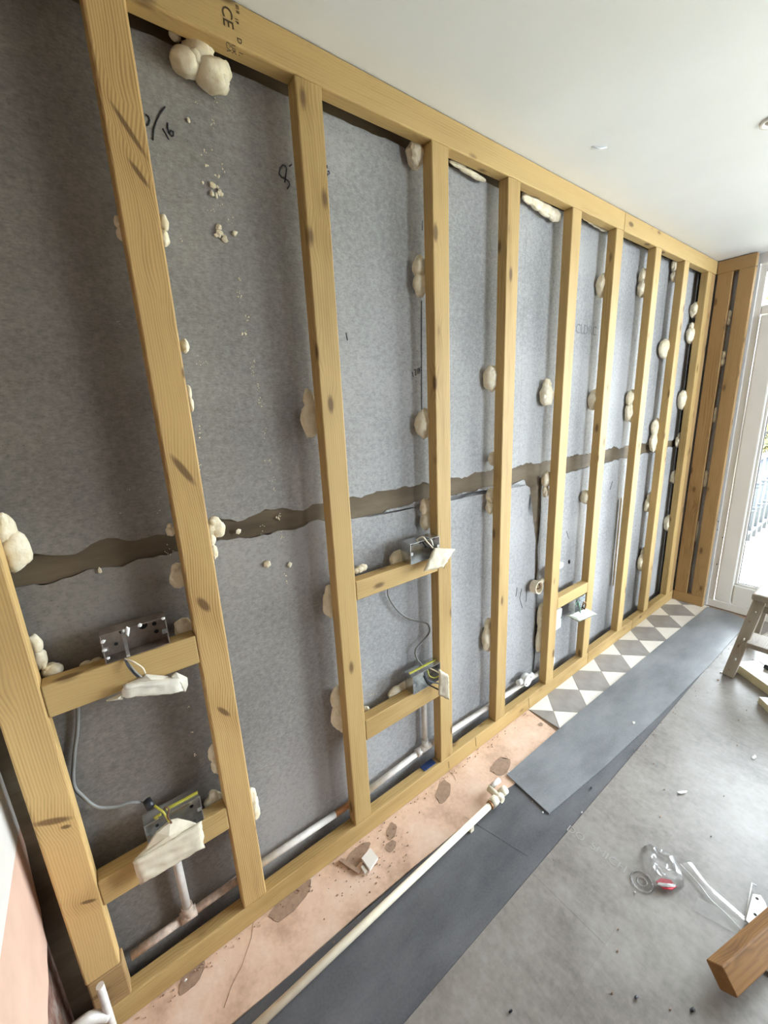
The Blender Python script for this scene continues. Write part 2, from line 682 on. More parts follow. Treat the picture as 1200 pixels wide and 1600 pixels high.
def jitter_edge(p0, p1, n, amp, axis, seed):
    """Ragged run of points from p0 to p1 (p1 left out), pushed along an axis."""
    out = []
    p0, p1 = Vector(p0), Vector(p1)
    for i in range(n):
        t = i / n
        p = p0.lerp(p1, t)
        if i:
            p[axis] += amp * noise.noise(Vector((seed * 11.3, t * n * 0.20, 0.3))) + amp * 0.5 * noise.noise(
                Vector((seed * 5.3, t * n * 0.93, 4.3)))
        out.append(p)
    return out


# ------------------------------------------------------------------ setting: floor, ceiling, walls
floor = box_obj('floor', (XW - 0.1, YR, -0.08), (XD + 0.16, 0.16, -0.006), patch_m)
tag(floor, kind='structure')
ceiling = box_obj('ceiling', (XW - 0.1, YR, H), (XD + 0.16, 0.16, H + 0.08), ceil_m)
tag(ceiling, 'flat white painted ceiling above the timber frame', kind='structure')
# small drip of paint on the ceiling
bm = bmesh.new()
cp = at(937, 230, 2, H)
add_tube(bm, [cp + Vector((-0.03, 0.012, 0)), cp + Vector((0, 0, -0.004)), cp + Vector((0.02, -0.014, 0))], 0.003, 6)
finish('paint_drip', bm, ceil_m, ceiling, loc=cp)

# grey sheets of the floor, one object per sheet
ply_z = 0.002
rows = [(-0.4585, -0.6998), (-0.7000, -1.9195), (-1.9200, -3.1395), (-3.1400, YR + 0.01)]
joints = [[XW + 0.01, 1.41, XD + 0.1], [XW + 0.01, 2.61, XD + 0.1], [XW + 0.01, 1.8, XD + 0.1], [XW + 0.01, 2.5, XD + 0.1]]
for (ya, yb), js in zip(rows, joints):
    for x0, x1 in zip(js[:-1], js[1:]):
        box_obj('floor_sheet', (x0 + 0.0003, yb, -0.006), (x1 - 0.0003, ya, ply_z), ply_m, floor)

# pink screed strip along the frame
edge = jitter_edge((XW, -0.171, 0), (1.62, -0.203, 0), 24, 0.005, 1, 3)
poly = [Vector((XW, 0.15, -0.005))] + [Vector((p.x, p.y, -0.005)) for p in edge] + \
       [Vector((1.64, -0.215, -0.005)), Vector((2.05, -0.21, -0.005)), Vector((2.045, -0.165, -0.005)),
        Vector((2.065, -0.006, -0.005)), Vector((2.07, 0.15, -0.005))]
screed = prism_obj('pink_screed', poly, (0, 0, 0.005), pink_m, floor)
screed['label'] = 'pink adhesive-stained screed strip beside the sole plate'

# chips and bare patches on the screed
random.seed(21)


def patch(name, cpx, r, seed, mat, h=0.0012, ratio=1.0, rot=0.0, n=18):
    c = flr(*cpx)
    pts = []
    for i in range(n):
        a = 2 * math.pi * i / n
        k = 1 + 0.35 * noise.noise(Vector((math.cos(a) * 1.6 + seed, math.sin(a) * 1.6, seed * 2.2)))
        x, y = r * k * math.cos(a), r * k * ratio * math.sin(a)
        pts.append(Vector((c.x + x * math.cos(rot) - y * math.sin(rot), c.y + x * math.sin(rot) + y * math.cos(rot), 0.0)))
    return prism_obj(name, pts, (0, 0, h), mat, floor)


for i, (q, r, ra, ro) in enumerate([((693, 1236), 0.050, 0.55, 0.5), ((612, 1298), 0.032, 0.55, 0.7), ((611, 1322), 0.020, 0.9, 0),
                                    ((783, 1198), 0.055, 0.6, 0.2), ((744, 1163), 0.032, 0.6, 0.5), ((455, 1405), 0.075, 0.45, 0.15),
                                    ((300, 1525), 0.040, 0.6, 0.4), ((845, 1132), 0.014, 0.8, 0.0), ((560, 1335), 0.060, 0.4, 0.2)]):
    patch('bare_patch', q, r, i * 3.7 + 1, patch_m, 0.001, ra, ro)
# cracks in the screed
for pts in ([(388, 1480), (378, 1510), (362, 1540), (350, 1575)], [(396, 1440), (393, 1465), (388, 1480)],
            [(700, 1203), (709, 1212), (712, 1220)], [(790, 1180), (797, 1190)]):
    tube_obj('screed_crack', [flr(*q, 0.0004) for q in pts], 0.0007, patch_m, floor, 5)

# diamond floor tiles: grey squares set corner to corner, cream ones between
HD = 0.1265
YC = -0.086


def clip(poly, axis, v, keep_less):
    out = []
    for i in range(len(poly)):
        a, b = poly[i], poly[(i + 1) % len(poly)]
        ia = (a[axis] <= v) if keep_less else (a[axis] >= v)
        ib = (b[axis] <= v) if keep_less else (b[axis] >= v)
        if ia:
            out.append(a)
        if ia != ib:
            t = (v - a[axis]) / (b[axis] - a[axis])
            out.append((a[0] + (b[0] - a[0]) * t, a[1] + (b[1] - a[1]) * t))
    return out


def tile(cx, cy, mat):
    g = 0.0012
    h = HD - g
    p = [(cx - h, cy), (cx, cy - h), (cx + h, cy), (cx, cy + h)]
    for ax, v, less in ((1, 0.04, True), (1, -0.225, False), (0, 2.072, False), (0, XD - 0.02, True)):
        p = clip(p, ax, v, less)
        if len(p) < 3:
            return
    a = sum(p[i][0] * p[(i + 1) % len(p)][1] - p[(i + 1) % len(p)][0] * p[i][1] for i in range(len(p))) / 2
    if abs(a) < 2e-5:
        return
    prism_obj('floor_tile', [Vector((x, y, -0.006)) for x, y in p], (0, 0, 0.0075), mat, floor)


for k in range(-2, 8):
    tile(2.5355 + 0.253 * k, YC, greytile_m)
    tile(2.409 + 0.253 * k, YC - HD, whitetile_m)
    tile(2.409 + 0.253 * k, YC + HD, whitetile_m)

# the wall behind the frame: brown adhesive with two rows of grey boards
wall_left = box_obj('wall_left', (XW - 0.1, YB + 0.006, -0.006), (XD + 0.16, YB + 0.08, H), adhesive_m)
tag(wall_left, 'wall behind the frame, brown adhesive showing between grey boards', kind='structure')


def board(name, x0, x1, z0, z1, jag, seed, mat=None):
    """jag: amounts of raggedness for bottom, right, top, left edges."""
    def n(a):
        return max(2, int(a / 0.016))
    y = YB
    pts = []
    c = [(x0, y, z0), (x1, y, z0), (x1, y, z1), (x0, y, z1)]
    ln = [x1 - x0, z1 - z0, x1 - x0, z1 - z0]
    for i in range(4):
        ax = 2 if i in (0, 2) else 0
        pts += jitter_edge(c[i], c[(i + 1) % 4], n(ln[i]) if jag[i] else 1, jag[i], ax, seed + i)
    return prism_obj(name, pts, (0, 0.009, 0), mat or board_m, wall_left)


board('wall_board', 0.258, 0.6345, 1.282, 2.326, (0.018, 0.0, 0.006, 0.0), 1, board_dim_m)
b_up = board('wall_board', 0.635, 1.0795, 1.284, 2.326, (0.022, 0.0, 0.006, 0.0), 3, board_halfdim_m)
board('wall_board', 1.08, 2.02, 1.282, 2.326, (0.020, 0.0, 0.006, 0.0), 5)
board('wall_board', 2.0205, 3.40, 1.278, 2.343, (0.016, 0.0, 0.004, 0.0), 6)
board('wall_board', 3.401, 3.97, 1.262, 2.348, (0.012, 0.0, 0.004, 0.0), 11)
board('wall_board', 0.258, 0.6345, -0.004, 1.224, (0.0, 0.0, 0.016, 0.0), 16, board_dim_m)
board('wall_board', 0.635, 1.0795, -0.004, 1.222, (0.0, 0.0, 0.018, 0.0), 18, board_halfdim_m)
board('wall_board', 2.2145, 3.02, -0.004, 1.200, (0.0, 0.0, 0.014, 0.010), 26)
board('wall_board', 3.0205, 3.56, -0.004, 1.205, (0.0, 0.012, 0.012, 0.0), 31)
board('wall_board', 3.66, 3.97, -0.004, 1.21, (0.0, 0.0, 0.012, 0.018), 36)
# this board is torn away beside the sixth stud, so the brown adhesive runs down there
notch = [wall(*q) for q in [(842, 965), (838, 945), (833, 915), (829, 905), (834, 892), (836, 868), (837, 845), (833, 822), (826, 808), (824, 792), (821, 782),
                            (829, 772), (828, 762), (822, 758)]]
pts = [Vector((1.08, YB, -0.004)), Vector((2.214, YB, -0.004)), Vector((2.214, YB, notch[0].z - 0.03))] + notch
pts += jitter_edge((notch[-1].x - 0.01, YB, 1.205), (1.08, YB, 1.210), 64, 0.016, 2, 21)
b_lo = prism_obj('wall_board', pts, (0, 0.009, 0), board_m, wall_left)


def text_mesh(name, s, size, mat, parent, origin, xdir, ydir):
    cu = bpy.data.curves.new(name, 'FONT')
    cu.body = s
    cu.size = size
    cu.extrude = 0.0003
    tmp = bpy.data.objects.new(name, cu)
    COL.objects.link(tmp)
    dg = bpy.context.evaluated_depsgraph_get()
    me = bpy.data.meshes.new_from_object(tmp.evaluated_get(dg))
    COL.objects.unlink(tmp)
    bpy.data.objects.remove(tmp)
    o = bpy.data.objects.new(name, me)
    me.materials.clear()
    me.materials.append(mat)
    COL.objects.link(o)
    X, Y = Vector(xdir).normalized(), Vector(ydir).normalized()
    Z = X.cross(Y)
    o.matrix_basis = Matrix(((X.x, Y.x, Z.x, origin[0]), (X.y, Y.y, Z.y, origin[1]), (X.z, Y.z, Z.z, origin[2]), (0, 0, 0, 1)))
    attach(o, parent)
    return o


# handwriting on the boards (marker pen)
def pen(name, strokes, mat, parent, label, r=0.0016, y=YB):
    bm = bmesh.new()
    for s in strokes:
        add_tube(bm, [wall(px, py, y - 0.0006) for px, py in s], r, 6)
    o = finish(name, bm, mat, parent, loc=wall(*strokes[0][0], y))
    o['label'] = label
    return o


pen('handwriting', [[(228, 179), (232, 182), (234, 188), (232, 194), (229, 196)],
                    [(258, 167), (250, 178), (244, 190), (240, 203), (239, 219)],
                    [(254, 201), (259, 209), (264, 218)],
                    [(262, 192), (262, 200), (264, 207), (268, 213), (271, 212), (271, 206), (267, 204), (265, 208)]],
    ink_m, b_up, 'black handwritten 0/16 on the grey board')
pen('handwriting', [[(446, 259), (442, 258), (438, 263), (436, 271), (440, 277), (446, 279), (452, 284), (453, 290), (449, 295)],
                    [(446, 259), (448, 264), (447, 272), (446, 279), (445, 285)], [(452, 260), (456, 257)]],
    ink_m, b_up, 'black handwritten 8 beside the third stud')
pen('handwriting', [[(511, 258), (511, 263)], [(512, 268), (514, 267), (515, 271), (512, 274), (511, 270)]], blueink_m, b_up,
    'small blue handwritten loop on the grey board')
pen('handwriting', [[(644, 581), (646, 589)], [(647, 578), (650, 577), (649, 586), (652, 586)], [(653, 576), (656, 575), (656, 583), (653, 584), (653, 576)],
                    [(657, 573), (659, 574), (658, 580)]], blueink_m, b_up, 'blue handwritten number left of the fourth stud', 0.0011)
pen('marker_line', [[(660, 345), (660, 360)], [(659, 470), (659, 560), (659, 640)]], blueink_m, b_up, 'blue vertical marker line left of the fourth stud', 0.0012)
text_mesh('faint_print', 'CLDRC', 0.062, plain('faint_grey_print', srgb(124, 124, 125), 0.85, var=0.15, scale=90), wall_left, wall(899, 520, YB - 0.0003), (1, 0, 0), (0, 0, 1))['label'] = 'faint grey lettering printed on the board'
# scratches below
for i, s in enumerate([[(815, 920), (812, 935), (816, 950)], [(823, 918), (822, 940)], [(808, 918), (806, 932)], [(957, 752), (953, 765)],
                       [(885, 830), (889, 842)], [(541, 520), (543, 532)]]):
    pen('scratch', [s], dark_m, wall_left, 'dark scratch on the grey board', 0.0012)

# side wall at the left: bare masonry, pink plaster below, white paint above
wall_side = box_obj('wall_side', (XW - 0.12, YR, -0.006), (XW - 0.018, 0.16, H), masonry_m)
tag(wall_side, 'side wall at the left with plaster hacked off near the frame', kind='structure')


def sp(y, z, x=XW):
    return Vector((x, y, z))


pk = [sp(-1.85, 0.30), sp(-1.2, 0.33), sp(-0.7, 0.31), sp(-0.4, 0.335), sp(-0.25, 0.325), sp(-0.18, 0.345), sp(-0.13, 0.335), sp(-0.10, 0.345), sp(-0.05, 0.35),
      sp(-0.02, 0.37), sp(0.015, 0.38), sp(0.022, 0.42), sp(0.045, 0.45), sp(0.05, 0.49), sp(0.062, 0.53), sp(0.070, 0.56), sp(0.085, 0.60),
      sp(0.088, 0.655), sp(-1.85, 0.655)]
pp = prism_obj('pink_plaster', pk, (-0.018, 0, 0), pinkplaster_m, wall_side)
wp = [sp(0.088, 0.655), sp(0.084, 0.75), sp(0.08, 0.95), sp(-0.1, 1.02), sp(-0.4, 1.0), sp(-0.9, 1.05), sp(-1.85, 1.02), sp(-1.85, 0.655)]  # white stops here; bare masonry higher up is added to cut light bounce
prism_obj('white_plaster', wp, (-0.018, 0, 0), white_wall_m, wall_side)

# wall opposite, behind the photographer
wall_right = empty('wall_right', (2, YR, 0), 'bare grey-brown plaster wall opposite the timber frame', kind='structure')
WX0, WX1, WZ0, WZ1 = 2.4, 4.05, 0.45, 2.25
for lo, hi in (((XW - 0.12, YR - 0.1, -0.006), (WX0, YR, H)), ((WX1, YR - 0.1, -0.006), (XD + 0.16, YR, H)),
               ((WX0, YR - 0.1, -0.006), (WX1, YR, WZ0)), ((WX0, YR - 0.1, WZ1), (WX1, YR, H))):
    box_obj('wall_section', lo, hi, bareplaster_m, wall_right)
window_1 = empty('window_1', ((WX0 + WX1) / 2, YR - 0.05, WZ0), 'white framed window in the wall opposite', kind='structure')
for lo, hi in (((WX0, YR - 0.09, WZ0), (WX0 + 0.06, YR - 0.03, WZ1)), ((WX1 - 0.06, YR - 0.09, WZ0), (WX1, YR - 0.03, WZ1)),
               ((WX0, YR - 0.09, WZ0), (WX1, YR - 0.03, WZ0 + 0.06)), ((WX0, YR - 0.09, WZ1 - 0.06), (WX1, YR - 0.03, WZ1)),
               (((WX0 + WX1) / 2 - 0.03, YR - 0.09, WZ0), ((WX0 + WX1) / 2 + 0.03, YR - 0.03, WZ1))):
    box_obj('window_frame', lo, hi, upvc_m, window_1, 0.003)
box_obj('window_pane', (WX0 + 0.05, YR - 0.062, WZ0 + 0.05), (WX1 - 0.05, YR - 0.056, WZ1 - 0.05), glass_m, window_1)
portal('window_portal', ((WX0 + WX1) / 2, YR - 0.12, (WZ0 + WZ1) / 2), (math.radians(90), 0, 0), WX1 - WX0, WZ1 - WZ0)
# added unseen wall block that keeps window light off the left bays
wall_light_blocker = box_obj('wall_light_blocker', (XW - 0.1, YR, -0.006), (2.10, -1.90, H), blocker_m)
tag(wall_light_blocker, 'added unseen brown wall block shading the left bays', kind='structure')

# end wall and patio door
DY0, DY1 = -0.200, -2.90
DZT = 2.33
wall_end = empty('wall_end', (XD, -1.5, 0), 'end wall around the glazed patio door', kind='structure')
for lo, hi in (((XD, -0.20, -0.006), (XD + 0.16, 0.16, H)), ((XD, YR - 0.1, -0.006), (XD + 0.16, DY1, H)),
               ((XD, DY1, DZT + 0.01), (XD + 0.16, -0.20, H))):
    box_obj('wall_section', lo, hi, white_wall_m, wall_end)
box_obj('wall_board', (LX + DP + 0.006, -0.195, 0.0), (LX + DP + 0.016, 0.08, H - 0.03), board_m, wall_end)

door_1 = empty('door_1', (XD, -1.25, 0), 'white plastic patio door with clear glass panes', kind='structure')


def bar(name, y0, y1, z0, z1, x0=XD, x1=XD + 0.07, mat=upvc_m, parent=door_1, bevel=0.004):
    return box_obj(name, (x0, min(y0, y1), z0), (x1, max(y0, y1), z1), mat, parent, bevel)


# outer frame
bar('door_frame', DY0, DY0 - 0.038, 0.0555, DZT)
bar('door_frame', DY1 + 0.038, DY1, 0.0555, DZT)
bar('door_frame', DY0 - 0.0385, DY1 + 0.0385, DZT - 0.045, DZT)
bar('door_frame', DY0 - 0.0385, DY1 + 0.0385, 2.040, 2.092)                   # transom
bar('door_threshold', DY0, DY1, 0.0, 0.055, XD - 0.004, XD + 0.09)
bar('cover_trim', DY0 + 0.012, DY0 - 0.006, 0.0, DZT, XD - 0.008, XD + 0.004)
# fixed light above
lt = bar('top_pane', DY0 - 0.04, DY1 + 0.04, 2.09, DZT - 0.04, XD + 0.03, XD + 0.036, glass_m, door_1, 0)
# two door leaves
for ya, yb in ((DY0 - 0.044, -1.545), (-1.555, DY1 + 0.044)):
    leaf = empty('door_leaf', (XD, (ya + yb) / 2, 0.06))
    attach(leaf, door_1)
    x0, x1 = XD - 0.012, XD + 0.058
    z0, z1 = 0.062, 2.034
    rw = 0.098
    bar('stile', ya, ya - rw, z0, z1, x0, x1, upvc_m, leaf, 0.009)
    bar('stile', yb + rw, yb, z0, z1, x0, x1, upvc_m, leaf, 0.009)
    bar('rail', ya - rw + 0.001, yb + rw - 0.001, z0, z0 + 0.150, x0, x1, upvc_m, leaf, 0.009)
    bar('rail', ya - rw + 0.001, yb + rw - 0.001, z1 - rw, z1, x0, x1, upvc_m, leaf, 0.009)
    gy0, gy1, gz0, gz1 = ya - rw, yb + rw, z0 + 0.15, z1 - rw
    bw = 0.016
    for a, b, c, d in ((gy0, gy0 - bw, gz0, gz1), (gy1 + bw, gy1, gz0, gz1), (gy0, gy1, gz0, gz0 + bw), (gy0, gy1, gz1 - bw, gz1)):
        bar('glazing_bead', a, b, c, d, x0 + 0.010, x0 + 0.03, upvc_m, leaf, 0.005)
    for a, b, c, d in ((gy0 - bw, gy0 - bw - 0.004, gz0 + bw, gz1 - bw), (gy1 + bw + 0.004, gy1 + bw, gz0 + bw, gz1 - bw),
                       (gy0 - bw, gy1 + bw, gz0 + bw, gz0 + bw + 0.004), (gy0 - bw, gy1 + bw, gz1 - bw - 0.004, gz1 - bw)):
        bar('gasket', a, b, c, d, x0 + 0.022, x0 + 0.03, gasket_m, leaf, 0)
    bar('pane', gy0 - 0.005, gy1 + 0.005, gz0 + 0.005, gz1 - 0.005, x0 + 0.032, x0 + 0.038, glass_m, leaf, 0)
hb = bar('door_handle', -1.525, -1.495, 0.95, 1.17, XD - 0.02, XD - 0.012, upvc_m, door_1, 0.003)
tube_obj('lever', [(XD - 0.02, -1.51, 1.06), (XD - 0.05, -1.51, 1.06), (XD - 0.055, -1.50, 1.06), (XD - 0.055, -1.40, 1.06)], 0.008, upvc_m, hb)
portal('door_portal', (XD + 0.2, (DY0 + DY1) / 2, 1.17), (0, math.radians(90), 0), 2.3, 2.7)
# chips of plaster and dirt along the door edge
for i, (px, py, r) in enumerate([(1142, 680, 0.006), (1138, 696, 0.008), (1126, 775, 0.007), (1123, 800, 0.012), (1122, 815, 0.008), (1121, 828, 0.006),
                                 (1129, 840, 0.007), (1120, 882, 0.008), (1104, 918, 0.008)]):
    p = at(px, py, 0, XD - 0.009)
    bm = bmesh.new()
    add_crumb(bm, (0, 0, 0), r, i + 70)
    finish('dirt_chip', bm, black_m, door_1).location = p
    attach(COL.objects[-1], door_1)

# ------------------------------------------------------------------ the timber frame
frame = empty('timber_stud_frame', (XW + 0.04, 0.02, 0), 'long pale timber stud frame with plates and noggins along the wall', 'stud frame')
tp1 = timber('top_plate', (XW + 0.005, 0, H - HT), (2.664, DP, H - 0.002), 'x', wood, frame)
tp2 = timber('top_plate', (2.666, 0, H - HT), (LX, DP, H - 0.002), 'x', wood, frame)
for x0, x1 in ((0.213, 2.668), (2.670, 3.268), (3.270, LX)):
    timber('sole_plate', (x0, 0, 0.001), (x1, DP, HB), 'x', wood, frame)
timber('packing_block', (0.212, 0.001, HB), (0.289, DP, 0.196), 'x', wood_warm, frame)
for i, x in enumerate(STUDS):
    z0 = 0.199 if i == 0 else HB
    w = 0.0735 if i == 0 else W
    m = wood_s0 if i == 0 else wood_s1 if i == 1 else wood
    timber('stud', (x, 0, z0), (x + w, DP, H - HT), 'z', m, frame, 0.004)
timber('stud', (3.919, 0.003, HB), (3.982, DP, H - HT), 'z', wood_warm, frame, 0.004)
for (a, b, z0, z1) in ((0, 1, 0.945, 1.022), (0, 1, 0.398, 0.474), (2, 3, 0.958, 1.024), (2, 3, 0.412, 0.494), (5, 6, 0.500, 0.562)):
    x0 = STUDS[a] + (0.0735 if a == 0 else W) + 0.0005
    timber('noggin', (x0, 0.0005, z0), (STUDS[b] - 0.0005, DP - 0.001, z1), 'x', wood, frame, 0.003)
# pencil lines across plates and studs
for px, lo, hi in ((743, 1152, 1166), (826, 1090, 1105), (701, 1190, 1200)):
    pts = [at(px, lo, 1, -0.0006), at(px + 1, hi, 1, -0.0006)]
    tube_obj('pencil_line', pts, 0.0008, stamp_m, frame, 5)

# small timber stamp: CE and UKCA marks printed down the face of the top plate
SO = wall(346, 5, -0.0006)
for txt, dx, dz, sz in (('CE', 0.0, 0.0, 0.030), ('UK', 0.011, -0.062, 0.013), ('CA', 0.0, -0.062, 0.013), ('III II', 0.030, 0.012, 0.010),
                        ('1F', 0.026, -0.012, 0.010), ('D', 0.026, -0.045, 0.014), ('1.', 0.026, -0.068, 0.014)):
    text_mesh('timber_stamp', txt, sz, stamp_m, tp1, SO + Vector((dx, 0, dz)), (0, 0, -1), (1, 0, 0))

# screw heads on the end return and studs
frame2 = empty('end_return_frame', (LX + 0.02, -0.1, 0), 'short brown timber return frame between corner and patio door', 'stud frame')
timber('top_plate', (LX + 0.001, -0.196, H - HT), (LX + DP, -0.0005, H - 0.004), 'y', wood_warm, frame2)
timber('sole_plate', (LX + 0.001, -0.196, 0.001), (LX + DP, -0.0005, HB), 'y', wood_warm, frame2)
timber('stud', (LX + 0.001, -0.088, HB), (LX + DP, -0.006, H - HT), 'z', wood_warm, frame2)
timber('stud', (LX + 0.001, -0.196, HB), (LX + DP, -0.116, H - HT), 'z', wood_warm, frame2)

# blue plastic packer on the sole plate
pb = wall(676, 1188, 0.02)
tag(box_obj('plastic_packer', (pb.x - 0.055, 0.012, HB), (pb.x + 0.012, 0.040, HB + 0.004), blue_m, None, 0.001),
    'dark blue plastic packer on the sole plate beside the fourth stud', 'packer')

# ------------------------------------------------------------------ foam lumps
TWO = [((0, 0, 0.45), 0.62), ((0, 0, -0.45), 0.66)]
THREE = [((-0.5, 0, -0.1), 0.62), ((0.35, 0, -0.2), 0.72), ((0.0, 0, 0.35), 0.6)]
DROP = [((0, 0, -0.25), 0.75), ((0, 0, 0.45), 0.45)]
ROW = [((-0.7, 0, 0.25), 0.34), ((-0.3, 0, 0.1), 0.38), ((0.15, 0, -0.1), 0.42), ((0.6, 0, -0.25), 0.40)]
FOAM = [
    # px, py, width px, height px, lobes, label
    (12, 847, 64, 94, [((-0.1, 0, 0.42), 0.58), ((0.15, 0, -0.35), 0.72), ((-0.5, 0, 0.6), 0.4)], 'large knotted foam lump at the top left of the leftmost stud'),
    (58, 1018, 32, 54, TWO, 'upright foam lump beside the leftmost stud above its noggin'),
    (82, 1047, 44, 26, None, 'low foam lump on the upper noggin next to the leftmost stud'),
    (143, 1036, 42, 22, TWO and [((-0.45, 0, 0), 0.55), ((0.4, 0, -0.1), 0.6)], 'small foam lump on the noggin left of the rusty box'),
    (287, 980, 36, 34, None, 'dull foam lump between the rusty box and the second stud'),
    (278, 898, 32, 42, DROP, 'curled foam lump left of the second stud just below the brown band'),
    (266, 827, 16, 22, DROP, 'thin curl of foam left of the second stud on the brown band'),
    (336, 824, 26, 36, THREE, 'ragged foam lump right of the second stud on the brown band'),
    (331, 852, 18, 40, None, 'smooth foam lump right of the second stud under the ragged one'),
    (288, 541, 18, 26, None, 'small foam nub right of the second stud, upper half'),
    (296, 622, 12, 40, TWO, 'crumbly foam edge right of the second stud beside its big knot'),
    (256, 360, 20, 44, None, 'oval foam lump high on the right of the second stud'),
    (186, 357, 16, 32, None, 'oval foam lump high on the left of the second stud'),
    (314, 99, 82, 70, [((-0.48, 0, -0.22), 0.48), ((0.30, 0, -0.30), 0.60), ((-0.72, 0, 0.62), 0.18), ((-0.05, 0, 0.30), 0.50), ((0.62, 0, 0.05), 0.38)], 'biggest foam lump hanging under the top plate'),
    (335, 1250, 32, 34, THREE, 'spiky foam lump right of the taped lower box'),
    (396, 1256, 18, 46, None, 'foam lump low on the right of the second stud'),
    (335, 1187, 20, 40, None, 'foam strip low on the left of the second stud'),
    (484, 645, 28, 84, DROP, 'long foam lump left of the third stud at mid height'),
    (515, 938, 22, 56, DROP, 'foam lump left of the third stud just below the upper noggin'),
    (530, 1106, 30, 66, TWO, 'foam lump left of the third stud at the lower noggin'),
    (562, 889, 20, 12, None, 'small foam pad on the upper noggin right of the third stud'),
    (572, 1110, 12, 14, None, 'tiny foam nub on the lower noggin right of the third stud'),
    (649, 243, 28, 46, None, 'foam lump in the top corner left of the fourth stud'),
    (656, 432, 24, 58, TWO, 'foam lump left of the fourth stud, second from the top'),
    (662, 663, 24, 50, None, 'foam lump left of the fourth stud, above the brown band'),
    (665, 803, 24, 46, TWO, 'foam lump left of the fourth stud, under the brown band'),
    (624, 872, 34, 26, None, 'wedge of foam left of the upper metal box at the fourth stud'),
    (628, 1075, 36, 20, None, 'sausage of foam left of the lower metal box at the fourth stud'),
    (768, 592, 24, 48, None, 'round foam lump left of the fifth stud, topmost'),
    (767, 783, 18, 38, TWO, 'foam lump left of the fifth stud, under the brown band'),
    (770, 716, 12, 26, None, 'small foam lump left of the fifth stud at the brown band'),
    (763, 990, 16, 54, DROP, 'foam drip left of the fifth stud, lowest'),
    (854, 612, 22, 46, DROP, 'wrinkled foam lump left of the sixth stud, above the brown band'),
    (853, 758, 14, 44, [((0, 0, 0.4), 0.55), ((0, 0, -0.45), 0.4)], 'foam drip left of the sixth stud at the brown band'),
    (845, 982, 12, 62, None, 'long thin foam strip left of the sixth stud, lowest'),
    (732, 268, 58, 12, [((-0.5, 0, 0.45), 0.5), ((0, 0, 0), 0.55), ((0.5, 0, -0.5), 0.5)], 'foam strip under the top plate between fourth and fifth studs'),
    (848, 324, 60, 40, ROW, 'row of white foam beads under the top plate between fifth and sixth studs'),
    (930, 350, 40, 16, ROW, 'flat foam strip under the top plate between sixth and seventh studs'),
    (928, 625, 12, 36, None, 'foam lump left of the seventh stud, above the brown band'),
    (915, 776, 10, 24, None, 'foam lump left of the seventh stud, under the brown band'),
    (941, 446, 12, 44, None, 'foam strip high on the left of the seventh stud'),
    (1004, 442, 12, 44, TWO, 'double foam lump high on the left of the eighth stud'),
    (985, 634, 12, 46, TWO, 'double foam lump left of the eighth stud, above the brown band'),
    (1055, 424, 16, 42, [((0, 0, 0.45), 0.6), ((0, 0, -0.4), 0.5)], 'double foam lump in the top corner left of the ninth stud'),
    (1038, 545, 14, 36, None, 'oval foam lump left of the ninth stud, second from the top'),
    (1023, 680, 16, 46, TWO, 'double foam lump left of the ninth stud at the brown band'),
    (1015, 784, 14, 32, DROP, 'drop of foam left of the ninth stud, under the brown band'),
    (1005, 872, 11, 36, DROP, 'foam drip left of the ninth stud, lowest'),
    (1086, 484, 10, 32, None, 'foam lump left of the tenth stud, topmost'),
    (1080, 519, 12, 36, DROP, 'foam drop left of the tenth stud, second from the top'),
    (1067, 625, 11, 36, None, 'oval foam lump left of the tenth stud, third from the top'),
    (1062, 687, 13, 20, DROP, 'pointed foam lump left of the tenth stud at the brown band'),
    (1054, 745, 8, 22, None, 'small foam lump left of the tenth stud, under the brown band'),
    (1044, 817, 9, 26, None, 'foam lump left of the tenth stud, lowest'),
]
for i, (px, py, w, h, lob, lab) in enumerate(FOAM):
    yc = 0.058
    c = wall(px, py, yc)
    x0, x1 = wall(px - w / 2, py, yc).x, wall(px + w / 2, py, yc).x
    z0, z1 = wall(px, py + h / 2, yc).z, wall(px, py - h / 2, yc).z
    rx, rz = abs(x1 - x0) / 2, abs(z1 - z0) / 2
    ry = min(0.028, max(0.014, 0.7 * min(rx, rz)))
    if py < 140 and w > 60:
        ry = 0.05
        rx, rz = rx * 1.18, rz * 1.16
    bm = bmesh.new()
    add_foam(bm, (rx * 0.98, ry, rz), i + 1.3, lob)
    o = finish('foam_lump', bm, foam_m, None, True)
    o.location = c
    tag(o, lab, 'foam', 'expanding foam lumps between studs and wall')
for i, (px, py, w, h, lab) in enumerate([
        (1139, 497, 10, 20, 'foam wedge in the gap of the end return frame, topmost'),
        (1130, 560, 10, 20, 'foam lump in the gap of the end return frame, second from the top'),
        (1117, 648, 9, 20, 'foam lump in the gap of the end return frame, third from the top'),
        (1102, 748, 9, 22, 'foam lump in the gap of the end return frame, fourth from the top'),
        (1088, 831, 7, 30, 'foam strip in the gap of the end return frame, lowest')]):
    xc = LX + 0.036
    c = at(px, py, 0, xc)
    ry = abs(at(px + w / 2, py, 0, xc).y - at(px - w / 2, py, 0, xc).y) / 2
    rz = abs(at(px, py + h / 2, 0, xc).z - at(px, py - h / 2, 0, xc).z) / 2
    bm = bmesh.new()
    add_foam(bm, (0.016, ry, rz), i + 80.7, None)
    o = finish('foam_lump', bm, foam_m, None, True)
    o.location = c
    tag(o, lab, 'foam', 'expanding foam lumps in the end frame')

